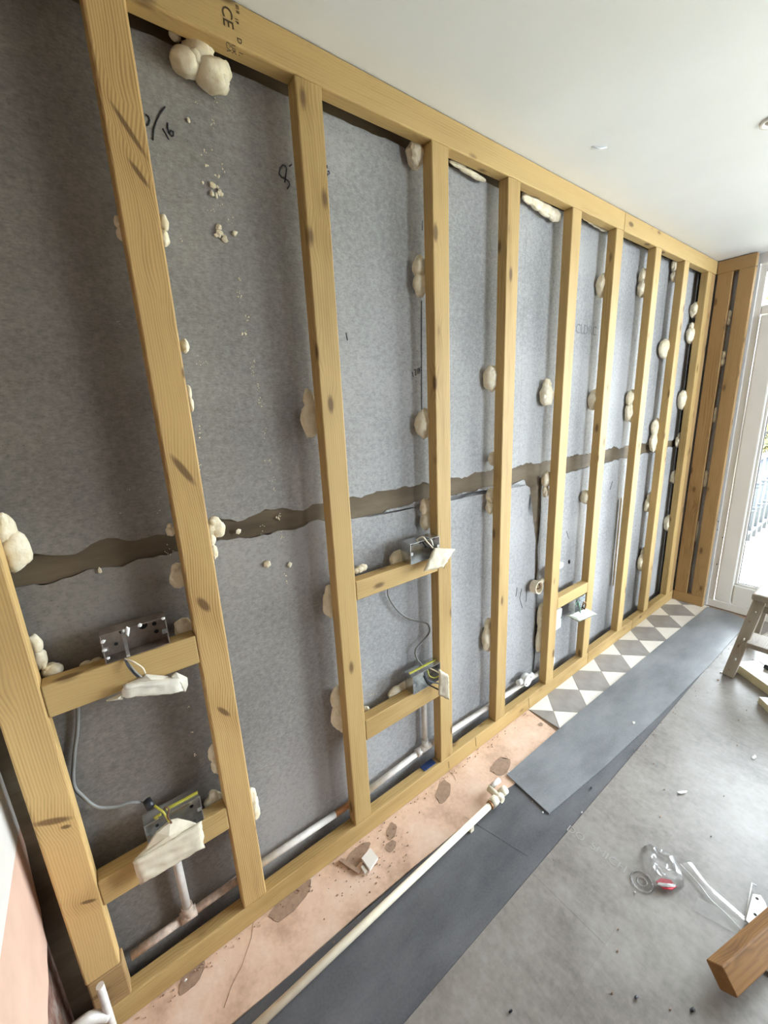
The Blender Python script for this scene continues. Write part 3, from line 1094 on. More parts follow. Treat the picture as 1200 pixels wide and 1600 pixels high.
# single crumbs of foam stuck on the boards
CR = [(417, 880, 12, 'round foam crumb on the board under the brown band between second and third studs'),
      (372, 830, 9, 'pale foam crumb on the brown band right of the second stud'),
      (452, 882, 13, 'jagged foam crumb on the board low beside the third stud'),
      (156, 891, 12, 'foam crumb under the brown band above the rusty box'),
      (345, 366, 26, 'largest cluster of foam crumbs high between second and third studs'),
      (366, 365, 11, 'foam crumb right of the largest crumb cluster'),
      (338, 300, 24, 'scattered foam flake cluster above the largest crumb cluster'),
      (294, 189, 8, 'small foam crumb right of the handwritten number')]
for i, (px, py, d, lab) in enumerate(CR):
    c = wall(px, py, YB)
    s = (wall(px + d / 2, py).x - wall(px - d / 2, py).x) / 2
    bm = bmesh.new()
    if d > 20:
        random.seed(i + 40)
        for k in range(7):
            add_crumb(bm, (random.uniform(-1, 1) * s * 0.8, -0.003, random.uniform(-1, 1) * s * 0.8), s * random.uniform(0.25, 0.45), i * 31 + k)
    else:
        add_crumb(bm, (0, -0.004, 0), s, i + 5)
    o = finish('foam_crumb', bm, foam_m)
    o.location = c
    tag(o, lab, 'foam crumb', 'foam crumbs stuck on the boards')

bm = bmesh.new()
random.seed(99)
trail = []
for (x, y, sx, sy, n, s) in [(308, 158, 4, 3, 4, 2.2), (337, 155, 3, 6, 4, 2.2), (331, 193, 4, 7, 6, 2.6), (318, 236, 8, 8, 6, 2.8), (324, 256, 4, 3, 2, 4), (347, 262, 4, 6, 4, 3.4),
                             (341, 276, 4, 4, 4, 3.6), (338, 325, 8, 5, 9, 2.4), (363, 343, 4, 4, 3, 2), (318, 287, 3, 2, 2, 3), (375, 440, 2, 5, 5, 3), (374, 462, 5, 8, 9, 2.8),
                             (387, 496, 2, 4, 3, 3.2), (384, 520, 4, 4, 5, 3.6), (395, 570, 4, 14, 14, 2.0), (404, 605, 3, 5, 7, 2.0), (404, 628, 5, 5, 9, 2.0), (414, 678, 5, 10, 7, 1.9),
                             (420, 720, 4, 8, 10, 1.9), (428, 752, 5, 12, 14, 1.7), (436, 806, 4, 6, 9, 2.6), (441, 838, 4, 6, 8, 2.2), (411, 824, 3, 5, 6, 1.8), (447, 900, 3, 8, 5, 2.4),
                             (316, 565, 8, 4, 9, 1.8), (283, 372, 3, 2, 2, 2), (188, 505, 4, 5, 4, 1.6), (248, 785, 3, 16, 9, 2.0), (263, 865, 5, 8, 8, 2.0), (202, 766, 2, 2, 2, 1.8),
                             (187, 802, 1, 1, 1, 2), (294, 1103, 2, 3, 3, 2), (300, 1145, 2, 4, 3, 2), (305, 1180, 3, 4, 5, 2.2), (313, 680, 2, 14, 8, 2.6), (310, 730, 2, 8, 5, 2.4), (580, 1085, 5, 2, 6, 2)]:
    for k in range(n):
        trail.append((random.gauss(x, sx * 0.7), random.gauss(y, sy * 0.7), s * random.uniform(0.5, 1.1)))
for k, (x, y, s) in enumerate(trail):
    c = wall(x, y, YB - 0.001)
    r = (wall(x + s / 2, y).x - wall(x - s / 2, y).x) / 2 * 1.15
    add_crumb(bm, c, r, 500 + k)
o = finish('foam_splatter', bm, foam_m, None, loc=wall(340, 300))
tag(o, 'fine splatter of white foam specks on the grey boards', 'foam', kind='stuff')

# stringy foam smear left of the eighth stud
bm = bmesh.new()
for off, r in ((0, 0.006), (4, 0.0035), (8, 0.003), (11, 0.0025)):
    pts = [wall(971 + off, 778, 0.07), wall(967 + off, 820, 0.07), wall(963 + off, 860, 0.07), wall(958 + off, 915, 0.07)]
    sp_ = spline(pts, 10)
    add_tube(bm, sp_, [r * (0.7 + 0.5 * abs(noise.noise(Vector((k * 0.9, off, 0))))) for k in range(len(sp_))], 7)
o = finish('foam_string', bm, cream_plastic_m, None, loc=wall(965, 850, 0.07))
tag(o, 'stringy beige foam smear running down left of the eighth stud', 'foam')

# ------------------------------------------------------------------ pipes
YP = 0.052
pipe = empty('wall_pipe', (1.2, YP, 0.13), 'white painted pipe with tees running behind the studs above the sole plate', 'pipe')
PR = 0.0115


def P(px, py, y=YP):
    return wall(px, py, y)


zl = 0.128
tube_obj('pipe_run', [(0.300, YP, 0.130), (0.440, YP, 0.134)], PR, rust_m, pipe, 12)
tube_obj('pipe_run', [(0.460, YP, 0.134), (0.590, YP, 0.138)], PR, rust_m, pipe, 12)
tube_obj('pipe_run', [(0.590, YP, 0.138), (0.945, YP, 0.126)], PR, pipe_m, pipe, 12)
tube_obj('copper_end', [(0.945, YP, 0.126), (1.06, YP, 0.126)], PR * 0.98, copper_m, pipe, 12)
tube_obj('pipe_run', [(1.06, YP, 0.126), (1.375, YP, 0.146)], PR, pipe_m, pipe, 12)
tube_obj('pipe_run', [(1.395, YP, 0.146), (1.50, YP, 0.138), (1.995, YP, 0.122), (2.36, YP, 0.112)], PR, pipe_m, pipe, 12)
# tee near the left
a = P(290, 1408)
tee = tube_obj('tee_fitting', [(a.x - 0.022, YP, 0.135), (a.x + 0.022, YP, 0.135)], 0.0155, rust_m, pipe, 14)
tube_obj('tee_branch', [(a.x, YP, 0.135), (a.x, YP, 0.172)], 0.0155, rust_m, tee, 14)
tube_obj('riser', [(a.x, YP, 0.170), (P(277, 1350).x, YP, 0.40)], PR, pipe_m, pipe, 12)
# tee by the fourth stud
b = Vector((1.389, YP, 0.148))
tee = tube_obj('tee_fitting', [(b.x - 0.030, YP, 0.146), (b.x + 0.030, YP, 0.146)], 0.0150, pipe_m, pipe, 14)
tube_obj('tee_branch', [(b.x, YP, 0.146), (b.x, YP, 0.186)], 0.0150, pipe_m, tee, 14)
tube_obj('compression_nut', [(b.x - 0.050, YP, 0.145), (b.x - 0.028, YP, 0.146)], 0.0165, pipe_m, tee, 6)
tube_obj('riser', [(b.x, YP, 0.184), (b.x, YP, 0.415)], PR, pipe_m, pipe, 12)
# pipe stub by the fifth/sixth studs carries a round conduit box
c = P(823, 1062, 0.03)
cbx = empty('round_conduit_box', c, 'round white conduit box on the low pipe between fifth and sixth studs', 'junction box')
bm = bmesh.new()
add_tube(bm, [c + Vector((0, 0.02, 0)), c + Vector((0, -0.006, 0))], 0.031, 24)
finish('box_body', bm, white_plastic_m, cbx, loc=c)
bm = bmesh.new()
add_tube(bm, [c + Vector((0, -0.0062, 0)), c + Vector((0, -0.010, 0))], 0.033, 24)
finish('lid', bm, white_plastic_m, cbx, loc=c)
for s in (-1, 1):
    tube_obj('lid_screw', [c + Vector((s * 0.02, -0.0102, s * 0.012)), c + Vector((s * 0.02, -0.012, s * 0.012))], 0.003, dark_m, cbx, 8)
    tube_obj('spout', [c + Vector((s * 0.03, 0.008, s * -0.002)), c + Vector((s * 0.062, 0.010, s * -0.004))], 0.0145, white_plastic_m, cbx, 12)

# cream pipe lying along the floor with its valve
fpz = 0.030
p0, p1 = flr(392, 1612, fpz), flr(768, 1256, fpz)
d = (p1 - p0).normalized()
p0 = p0 - d * 0.28
fp = empty('floor_pipe', (p0 + p1) / 2 - Vector((0, 0, fpz)), 'long cream painted pipe lying just above the floor with an end valve', 'pipe')
tube_obj('pipe_run', [p0, p1], 0.0115, pipe_cream_m, fp, 14)
side = Vector((-d.y, d.x, 0))
tube_obj('olive_ring', [p1 - d * 0.012, p1 - d * 0.004], 0.0150, copper_m, fp, 14)
tube_obj('compression_nut', [p1 - d * 0.004, p1 + d * 0.030], 0.0185, pipe_cream_m, fp, 6)
body = tube_obj('valve_body', [p1 + d * 0.028, p1 + d * 0.062], 0.0135, pipe_cream_m, fp, 14)
tube_obj('valve_branch', [p1 + d * 0.046 - side * 0.020, p1 + d * 0.046 + side * 0.050], 0.0125, pipe_cream_m, body, 14)
tube_obj('valve_cap', [p1 + d * 0.062 + side * 0.004, p1 + d * 0.094 + side * 0.004], 0.0165, pipe_cream_m, fp, 14)
tube_obj('branch_stub', [p1 + d * 0.052 + side * 0.048, p1 + d * 0.11 + side * 0.046], 0.010, pipe_m, fp, 12)
for t_ in (0.25, 0.9):
    q = p0.lerp(p1, t_)
    box_obj('pipe_clip', (q.x - 0.009, q.y - 0.010, 0.0), (q.x + 0.009, q.y + 0.010, fpz - 0.009), pipe_cream_m, fp, 0.001)

# white pipe with elbow in the lower left corner
e0, e1 = wall(156, 1540, -0.03), wall(167, 1622, -0.03)
cpipe = empty('corner_pipe', (e0.x, -0.03, 0), 'thin white pipe with elbow at the foot of the leftmost stud', 'pipe')
tube_obj('pipe_run', [e0, Vector((e0.x, -0.03, 0.004))], 0.0085, pipe_m, cpipe, 12)
el = wall(139, 1590, -0.03)
tube_obj('elbow', spline([Vector((e0.x - 0.002, -0.03, el.z - 0.035)), Vector((el.x + 0.004, -0.03, el.z - 0.006)), Vector((el.x - 0.010, -0.03, el.z)), Vector((XW - 0.01, -0.03, el.z - 0.004))], 5),
         0.0135, pipe_m, cpipe, 12)

# ------------------------------------------------------------------ electrical boxes
def back_box(x0, x1, z0, z1, y0, y1, label, mat, side_lugs=True, holes=()):
    root = empty('metal_back_box', ((x0 + x1) / 2, y1, z0), label, 'socket box')
    t = 0.0018
    bm = bmesh.new()
    add_box(bm, (x0, y1 - t, z0), (x1, y1, z1))                      # back
    add_box(bm, (x0, y0, z0), (x1, y1 - t, z0 + t))                  # floor
    add_box(bm, (x0, y0, z1 - t), (x1, y1 - t, z1))
    add_box(bm, (x0, y0, z0 + t), (x0 + t, y1 - t, z1 - t))
    add_box(bm, (x1 - t, y0, z0 + t), (x1, y1 - t, z1 - t))
    finish('box_shell', bm, mat, root, loc=((x0 + x1) / 2, y1, z0))
    for s, xx in ((1, x0), (-1, x1)):
        zc = (z0 + z1) / 2
        box_obj('screw_lug', (min(xx, xx + s * 0.012), y0, zc - 0.006), (max(xx, xx + s * 0.012), y0 + 0.002, zc + 0.006), zinc_m, root)
    for hx, hz, hr in holes:
        tube_obj('knockout', [(x0 + hx * (x1 - x0), y1 - t - 0.0008, z0 + hz * (z1 - z0)), (x0 + hx * (x1 - x0), y1 - t + 0.0004, z0 + hz * (z1 - z0))], hr, dark_m, root, 12)
    return root


HOLES = ((0.2, 0.35, 0.004), (0.35, 0.75, 0.010), (0.65, 0.72, 0.010), (0.83, 0.65, 0.005), (0.84, 0.35, 0.005))
boxA = back_box(0.399, 0.531, 1.0225, 1.094, 0.004, 0.042, 'stained double metal socket box on the upper left noggin', zinc_dull_m, holes=HOLES)
box_obj('centre_strap', (0.440, 0.003, 1.023), (0.447, 0.006, 1.092), zinc_m, boxA)
for i, (u, v) in enumerate([(0.03, 0.5), (0.05, 0.2), (0.04, 0.8), (0.35, 0.95), (0.6, 0.98), (0.96, 0.97), (0.4, 0.9)]):
    bm = bmesh.new()
    add_crumb(bm, (0.399 + u * 0.132, 0.003, 1.0225 + v * 0.071), 0.005 if i < 6 else 0.010, i + 900)
    finish('plaster_speck', bm, white_plastic_m, boxA, loc=(0.399 + u * 0.132, 0.003, 1.0225 + v * 0.071))
boxB = back_box(0.396, 0.530, 0.4745, 0.556, 0.004, 0.042, 'double metal socket box behind the taped plate on the lower left noggin', zinc_m, holes=HOLES)
boxC = back_box(1.290, 1.4300, 1.0245, 1.100, -0.012, 0.042, 'shiny metal socket box on the upper noggin at the fourth stud', zinc_m, holes=HOLES)
boxD = back_box(1.286, 1.4300, 0.4945, 0.572, -0.006, 0.042, 'shiny metal socket box on the lower noggin at the fourth stud', zinc_m, holes=HOLES)
boxE = back_box(2.47, 2.575, 0.415, 0.497, 0.0, 0.040, 'metal socket box hanging under the noggin at the seventh stud', zinc_m, holes=HOLES[:3])
for bx_, (x0, x1, zt) in ((boxB, (0.45, 0.528, 0.556)), (boxD, (1.29, 1.428, 0.572))):
    box_obj('earth_tape', (x0, 0.016, zt + 0.0002), (x1, 0.022, zt + 0.003), earth_m, bx_)


# wrapped face plates
def wrapped_plate(label, corners, thick, ext, folds=(), name='taped_faceplate', sub=14, amp=0.004, mat=None, seed=1):
    """A socket face plate wrapped in masking tape: a crumpled slab on four 3D corners."""
    A, B, C_, D_ = [Vector(c) for c in corners]
    nrm = (B - A).cross(D_ - A).normalized() * thick
    if nrm.dot(Vector(ext)) < 0:
        nrm = -nrm
    cen = (A + B + C_ + D_) / 4
    root = empty(name, cen, label, 'face plate')
    bm = bmesh.new()
    n = sub
    grid = []
    for side_ in (0, 1):
        g = []
        for i in range(n + 1):
            row = []
            for j in range(n + 1):
                u, v = i / n, j / n
                p = (A * (1 - u) + B * u) * (1 - v) + (D_ * (1 - u) + C_ * u) * v
                k = amp * noise.noise(p * 60 + Vector((seed, side_ * 3, 0)))
                edge_ = 0.35 if i in (0, n) or j in (0, n) else 1
                q = p + (nrm * 0.5 if side_ else -nrm * 0.5) * edge_ + nrm.normalized() * k
                if edge_ < 1:
                    q += (q - cen).normalized() * amp * noise.noise(p * 90)
                row.append(bm.verts.new(q))
            g.append(row)
        grid.append(g)
    for g in grid:
        for i in range(n):
            for j in range(n):
                bm.faces.new((g[i][j], g[i + 1][j], g[i + 1][j + 1], g[i][j + 1]))
    f, b_ = grid
    for i in range(n):
        bm.faces.new((f[i][0], f[i + 1][0], b_[i + 1][0], b_[i][0]))
        bm.faces.new((f[i][n], f[i + 1][n], b_[i + 1][n], b_[i][n]))
        bm.faces.new((f[0][i], f[0][i + 1], b_[0][i + 1], b_[0][i]))
        bm.faces.new((f[n][i], f[n][i + 1], b_[n][i + 1], b_[n][i]))
    finish('tape_wrap', bm, mat or tape_m, root, True, loc=cen)
    for k, poly in enumerate(folds):
        P_ = [Vector(q) for q in poly]
        bm = bmesh.new()
        cc = sum(P_, Vector((0, 0, 0))) / len(P_)
        ring = [bm.verts.new(q) for q in P_]
        cv = bm.verts.new(cc + Vector((0, -0.010, 0.004)))
        back = [bm.verts.new(q + Vector((0, 0.006, 0))) for q in P_]
        m_ = len(ring)
        for i in range(m_):
            bm.faces.new((ring[i], ring[(i + 1) % m_], cv))
            bm.faces.new((back[i], back[(i + 1) % m_], ring[(i + 1) % m_], ring[i]))
        bm.faces.new(list(reversed(back)))
        finish('tape_fold', bm, mat or tape_m, root, loc=cc)
    return root


wrapped_plate('crumpled paper-taped wire bundle hanging below the rusty box', [wall(190, 1088, -0.02), wall(192, 1071, -0.022), wall(282, 1059, -0.02), wall(284, 1079, -0.022)],
              0.022, (0, -1, 0), [[wall(166, 1096, -0.02), wall(193, 1083, -0.02), wall(192, 1093, -0.02)],
                                  [wall(268, 1057, -0.018), wall(276, 1052, -0.018), wall(293, 1060, -0.018), wall(294, 1070, -0.018), wall(290, 1081, -0.018), wall(272, 1076, -0.018)],
                                  [wall(196, 1071, -0.012), wall(222, 1060, -0.010), wall(228, 1055, -0.008), wall(262, 1058, -0.010), wall(268, 1062, -0.014)]],
              name='taped_wire_bundle', amp=0.006, seed=4, mat=plain('grey_white_tape', srgb(212, 206, 192), 0.7, var=0.1, scale=50, bump=0.4))
pB = wrapped_plate('large paper-taped double face plate hanging off the lower left noggin', [wall(207, 1348, -0.030), wall(219, 1382, -0.034), wall(319, 1323, -0.034), wall(315, 1284, -0.030)],
              0.014, (0, -1, 0), [[wall(210, 1346, -0.026), wall(228, 1328, -0.02), wall(245, 1302, -0.014), wall(266, 1284, -0.010), wall(278, 1281, -0.010), wall(296, 1285, -0.014),
                                   wall(308, 1289, -0.022), wall(270, 1310, -0.03)]], seed=9)
wrapped_plate('tilted paper-taped face plate at the upper metal box', [wall(662, 893, -0.050), wall(692, 886, -0.050), wall(711, 858, -0.022), wall(678, 856, -0.020)], 0.012, (0, -1, 0.4), seed=13)
wrapped_plate('white taped face plate hanging on edge across the fourth stud', [wall(701, 1055, -0.045), wall(702, 1093, -0.045), wall(685, 1086, -0.030), wall(686, 1046, -0.030)], 0.012, (0.3, -1, 0), seed=17, amp=0.003)
pe = [wall(886, 962, -0.004), wall(904, 972, -0.030), wall(933, 960, -0.032), wall(916, 950, -0.004)]
plE = wrapped_plate('glossy white face plate hanging flat by its wires at the seventh stud', pe, 0.012, (0, 0, 1), seed=23, amp=0.003, mat=plain('dulled_white_plastic', srgb(136, 139, 124), 0.4, var=0.12, scale=40))


ce = (pe[0] + pe[1] + pe[2] + pe[3]) / 4
inner = [ce + (p_ - ce) * 0.62 + Vector((0, -0.002, 0.006)) for p_ in pe]
prism_obj('socket_module', inner, (0, 0, 0.005), plain('cream_white_module', srgb(176, 178, 166), 0.35, var=0.06), plE)


def wires(label, strokes, name='wire_tails', group=None):
    c0 = Vector(strokes[0][0][0])
    root = empty(name, c0, label, 'wires', group)
    for pts, r, m in strokes:
        tube_obj('wire', spline(pts, 6), r, m, root, 7)
    return root


wires('grey and cream wire tails from the rusty box', [
    ([wall(196, 1030, 0.0), wall(200, 1040, -0.012), wall(208, 1050, -0.016), wall(216, 1058, -0.016)], 0.0026, bluewire_m),
    ([wall(194, 1030, 0.002), wall(205, 1042, -0.016), wall(212, 1050, -0.02), wall(221, 1058, -0.018)], 0.0022, greyplastic_m),
    ([wall(195, 1029, 0.0), wall(208, 1034, -0.014), wall(222, 1043, -0.018), wall(227, 1052, -0.014)], 0.0020, cream_plastic_m)])
wires('striped wire tails in the taped lower left box', [
    ([wall(240, 1258, 0.03), wall(247, 1263, 0.01), wall(256, 1270, -0.004), wall(264, 1284, -0.012)], 0.0026, earth_m),
    ([wall(254, 1270, 0.02), wall(258, 1262, 0.0), wall(264, 1264, -0.004), wall(262, 1276, -0.01), wall(268, 1286, -0.012)], 0.0022, brownwire_m),
    ([wall(240, 1279, 0.02), wall(248, 1274, 0.0), wall(252, 1272, -0.002)], 0.0035, earth_m)])
wires('tangled wire tails in the upper metal box at the fourth stud', [
    ([wall(648, 845, 0.02), wall(660, 839, -0.014), wall(667, 846, -0.018), wall(676, 856, -0.024)], 0.0024, cream_plastic_m),
    ([wall(658, 842, 0.02), wall(664, 852, -0.016), wall(671, 855, -0.02), wall(677, 858, -0.022)], 0.0026, dark_m),
    ([wall(662, 838, 0.02), wall(672, 842, -0.014), wall(677, 853, -0.02)], 0.0022, zinc_m)])
wires('looped earth wire tails in the lower metal box at the fourth stud', [
    ([wall(668, 1046, 0.0), wall(671, 1056, -0.014), wall(679, 1059, -0.02), wall(686, 1056, -0.028)], 0.0024, earth_m),
    ([wall(663, 1052, 0.02), wall(668, 1062, -0.012), wall(676, 1066, -0.02), wall(686, 1068, -0.03)], 0.0030, bluewire_m),
    ([wall(662, 1056, 0.02), wall(668, 1068, -0.012), wall(678, 1074, -0.02), wall(686, 1078, -0.03)], 0.0030, dark_m),
    ([wall(672, 1044, 0.0), wall(680, 1048, -0.016), wall(686, 1052, -0.028)], 0.0022, cream_plastic_m)])
wires('coloured wire tails above the hanging face plate', [
    ([wall(899, 946, 0.02), wall(903, 940, 0.0), wall(906, 950, -0.012), wall(907, 958, -0.016)], 0.0028, plain('pale_green_wire', srgb(120, 170, 140), 0.5)),
    ([wall(908, 952, 0.02), wall(912, 941, 0.0), wall(916, 944, -0.008), wall(913, 956, -0.014)], 0.0028, copper_m),
    ([wall(905, 950, 0.02), wall(912, 950, -0.006), wall(914, 957, -0.014)], 0.0028, dark_m)])

cab = tube_obj('grey_cable', spline([wall(122, 1100, 0.07), wall(121, 1140, 0.07), wall(116, 1180, 0.07), wall(115, 1225, 0.066), wall(130, 1245, 0.06), wall(152, 1261, 0.055),
                                     wall(180, 1261, 0.05), wall(205, 1254, 0.045), wall(232, 1256, 0.036)], 8), 0.0042, greyplastic_m, None, 8)
tag(cab, 'grey twin cable curving down the board to the lower left box', 'cable')
bm = bmesh.new()
add_tube(bm, [wall(229, 1250, 0.04), wall(236, 1262, 0.02)], 0.010, 10)
tag(finish('cable_grommet', bm, black_m, None, loc=wall(232, 1256, 0.03)), 'black grommet where the grey cable enters the lower left box', 'grommet')
cab2 = tube_obj('grey_cable', spline([wall(606, 918, 0.068), wall(607, 932, 0.068), wall(618, 950, 0.066), wall(634, 964, 0.062), wall(655, 971, 0.060), wall(668, 975, 0.058), wall(671, 987, 0.056),
                                      wall(662, 1000, 0.052), wall(650, 1014, 0.050), wall(650, 1026, 0.046), wall(658, 1038, 0.03), wall(666, 1047, 0.0)], 8), 0.0034, greyplastic_m, None, 8)
tag(cab2, 'thin grey cable snaking between the two boxes at the fourth stud', 'cable')

# round open conduit box left of the sixth stud
c = wall(838, 917, 0.045)
rb = empty('open_conduit_box', c, 'round open cream conduit box left of the sixth stud', 'junction box')
ax = Vector((0.02, -1.0, 0.06)).normalized()
u = ax.orthogonal().normalized()
v = ax.cross(u)
bm = bmesh.new()
ro, ri, dep = 0.033, 0.028, 0.036
N = 24
rings = []
for rr, dd in ((ro, dep / 2), (ro, -dep / 2), (ri, -dep / 2), (ri, dep / 2 - 0.004)):
    rings.append([bm.verts.new(c - ax * dd + (u * math.cos(2 * math.pi * k / N) + v * math.sin(2 * math.pi * k / N)) * rr) for k in range(N)])
for a_, b_ in zip(rings[:-1], rings[1:]):
    for k in range(N):
        bm.faces.new((a_[k], a_[(k + 1) % N], b_[(k + 1) % N], b_[k]))
bm.faces.new(rings[0])
bm.faces.new(list(reversed(rings[-1])))
finish('box_body', bm, cream_plastic_m, rb, loc=c)
tube_obj('spout', [c + Vector((0.02, 0.0, 0.012)), c + Vector((0.062, 0.004, 0.020))], 0.012, cream_plastic_m, rb, 12)
tube_obj('wire', spline([c + ax * 0.0 + u * 0.016, c + ax * 0.02, c + ax * 0.012 - u * 0.012 + v * 0.01, c + Vector((0.02, 0.0, 0.012))], 6), 0.003, brownwire_m, rb, 6)

# white conduit box and drop behind the sixth stud
c0, c1 = wall(866, 957, 0.05), wall(879, 984, 0.05)
jb = empty('square_conduit_box', ((c0.x + c1.x) / 2, 0.05, c1.z), 'square white conduit box on the board right of the sixth stud', 'junction box')
box_obj('box_body', (2.292, 0.035, 0.335), (2.405, 0.078, 0.455), white_plastic_m, jb, 0.008)
tube_obj('lid_screw', [(2.395, 0.0345, 0.40), (2.395, 0.033, 0.40)], 0.003, dark_m, jb, 8)
tube_obj('conduit', [(2.318, 0.062, 0.336), (2.318, 0.062, 0.175)], 0.008, white_plastic_m, jb, 10)
cb2 = empty('small_conduit_box', (2.33, 0.05, 0.14), 'small round white conduit box above the sole plate right of the sixth stud', 'junction box')
bm = bmesh.new()
add_tube(bm, [(2.335, 0.072, 0.145), (2.335, 0.040, 0.145)], 0.032, 20)
finish('box_body', bm, white_plastic_m, cb2, loc=(2.335, 0.05, 0.145))
tube_obj('lid_screw', [(2.350, 0.0395, 0.135), (2.350, 0.038, 0.135)], 0.003, dark_m, cb2, 8)
# old white socket box above the noggin
s0 = wall(878, 893, 0.06)
ob = empty('broken_white_box', (2.36, 0.06, 0.60), 'broken white plastic box with dark slot above the noggin at the sixth stud', 'junction box')
bm = bmesh.new()
add_box(bm, (2.290, 0.055, 0.585), (2.302, 0.079, 0.72))
add_box(bm, (2.290, 0.035, 0.700), (2.385, 0.079, 0.728), 0.004)
add_box(bm, (2.345, 0.055, 0.600), (2.362, 0.079, 0.705))
finish('box_body', bm, white_plastic_m, ob, loc=(2.33, 0.06, 0.6))
box_obj('dark_slot', (2.362, 0.060, 0.62), (2.392, 0.079, 0.70), black_m, ob)
box_obj('inner_block', (2.300, 0.062, 0.60), (2.344, 0.079, 0.67), plain('pink_grey_plastic', srgb(176, 160, 156), 0.5), ob, 0.003)
# dirt stain shaped chip above it
bm = bmesh.new()
add_crumb(bm, wall(889, 878, YB - 0.001), 0.016, 3)
tag(finish('dirt_lump', bm, dark_m, None, loc=wall(889, 878)), 'dark dirt lump on the board above the broken white box', 'dirt')

# ------------------------------------------------------------------ loose floor coverings
und = prism_obj('underlay_sheet', [Vector((XW + 0.006, -0.176, -0.0055)), Vector((XW + 0.006, -0.458, -0.0055)), Vector((1.5, -0.457, -0.0055)), Vector((3.98, -0.457, -0.0055)),
                                   Vector((3.98, -0.222, -0.0055)), Vector((1.66, -0.218, -0.0055)), Vector((1.6, -0.209, -0.0055)), Vector((1.0, -0.193, -0.0055))], (0, 0, 0.0055), underlay_m)
tag(und, 'long charcoal underlay strip beside the pink screed, under the cream pipe', 'underlay')
# thin joint and lighter piece in the underlay
jp = [flr(727, 1277, 0.0006), flr(826, 1338, 0.0006)]
tube_obj('sheet_joint', jp, 0.0005, topsheet_m, und, 5)
ts = [Vector((1.657, -0.171, 0.0018)), Vector((1.640, -0.380, 0.0018)), Vector((2.01, -0.411, 0.0026)), Vector((2.54, -0.440, 0.0026)), Vector((3.19, -0.462, 0.0026)),
      Vector((3.97, -0.470, 0.0026)), Vector((4.02, -0.36, 0.0026)), Vector((4.01, -0.222, 0.0026)), Vector((3.2, -0.196, 0.0026)), Vector((2.07, -0.172, 0.0026))]
ts = [Vector((p.x, p.y, 0.0028)) for p in ts]
top = prism_obj('slate_sheet', ts, (0, 0, 0.0042), topsheet_m)
tag(top, 'slate blue flooring strip laid over the diamond tiles towards the door', 'floor sheet')

# faded print on the grey sheet: worn block letters
def floor_text(s, px, py, size, ang):
    p = flr(px, py, ply_z + 0.0004)
    xd = Vector((math.cos(ang), math.sin(ang), 0))
    text_mesh('faded_print', s, size, plain('worn_print', srgb(147, 144, 140), 0.6, var=0.12, scale=60), floor, p, xd, (-xd.y, xd.x, 0))


p_a, p_b = flr(893, 1291), flr(976, 1352)
ang = math.atan2(p_b.y - p_a.y, p_b.x - p_a.x)
floor_text('DO  SMICH', 884, 1296, 0.040, ang)

# ------------------------------------------------------------------ rubbish on the floor
bag = empty('crumpled_bag', flr(1040, 1370), 'small crumpled clear plastic bag with a red label', 'bag')
bm = bmesh.new()
gp = [(1002, 1326), (1014, 1324), (1032, 1336), (1052, 1344), (1066, 1372), (1070, 1384), (1042, 1396), (1022, 1388), (1012, 1374), (1006, 1348)]
base = [flr(*q, ply_z + 0.001) for q in gp]
cen = sum(base, Vector((0, 0, 0))) / len(base)
rings = [[bm.verts.new(p) for p in base]]
for k, (sc_, zz) in enumerate(((0.92, 0.022), (0.62, 0.036), (0.28, 0.028))):
    rings.append([bm.verts.new(cen + (p - cen) * sc_ + Vector((0.006 * noise.noise(p * 50 + Vector((k, 0, 0))), 0.006 * noise.noise(p * 60), zz + 0.014 * noise.noise(p * 45 + Vector((0, 0, k * 3)))))) for p in base])
for a_, b_ in zip(rings[:-1], rings[1:]):
    for k in range(len(base)):
        bm.faces.new((a_[k], a_[(k + 1) % len(base)], b_[(k + 1) % len(base)], b_[k]))
bm.faces.new(rings[-1])
bmesh.ops.subdivide_edges(bm, edges=bm.edges[:], cuts=1, use_grid_fill=True)
for v_ in bm.verts:
    if v_.co.z > 0.01:
        v_.co += Vector((0.004 * noise.noise(v_.co * 120), 0.004 * noise.noise(v_.co * 130), 0.006 * noise.noise(v_.co * 110)))
finish('bag_film', bm, film_m, bag, loc=cen)
lc = flr(1040, 1384, 0.012)
bm = bmesh.new()
lp = [flr(*q, 0.014) for q in [(1025, 1378), (1033, 1373), (1048, 1376), (1057, 1386), (1050, 1391), (1036, 1389)]]
add_prism(bm, lp, (0, 0, 0.003))
lab = finish('red_label', bm, red_m, bag, loc=lc)
prism_obj('label_stripe', [flr(*q, 0.0172) for q in [(1027, 1382), (1029, 1379), (1056, 1382), (1055, 1386), (1036, 1386)]], (0, 0, 0.0006), white_plastic_m, lab)

ring_c = flr(1003, 1378, ply_z)
bm = bmesh.new()
pts = [ring_c + Vector((math.cos(a_ * math.pi / 12) * 0.034, math.sin(a_ * math.pi / 12) * 0.030, 0.003)) for a_ in range(25)]
add_tube(bm, pts, 0.0028, 6, False)
add_tube(bm, [ring_c + (p - ring_c) * 0.45 + Vector((0, 0, 0.001)) for p in pts], 0.0024, 6, False)
tag(finish('clear_ring', bm, film_m, None, loc=ring_c), 'faint clear plastic ring on the floor beside the crumpled bag', 'ring')

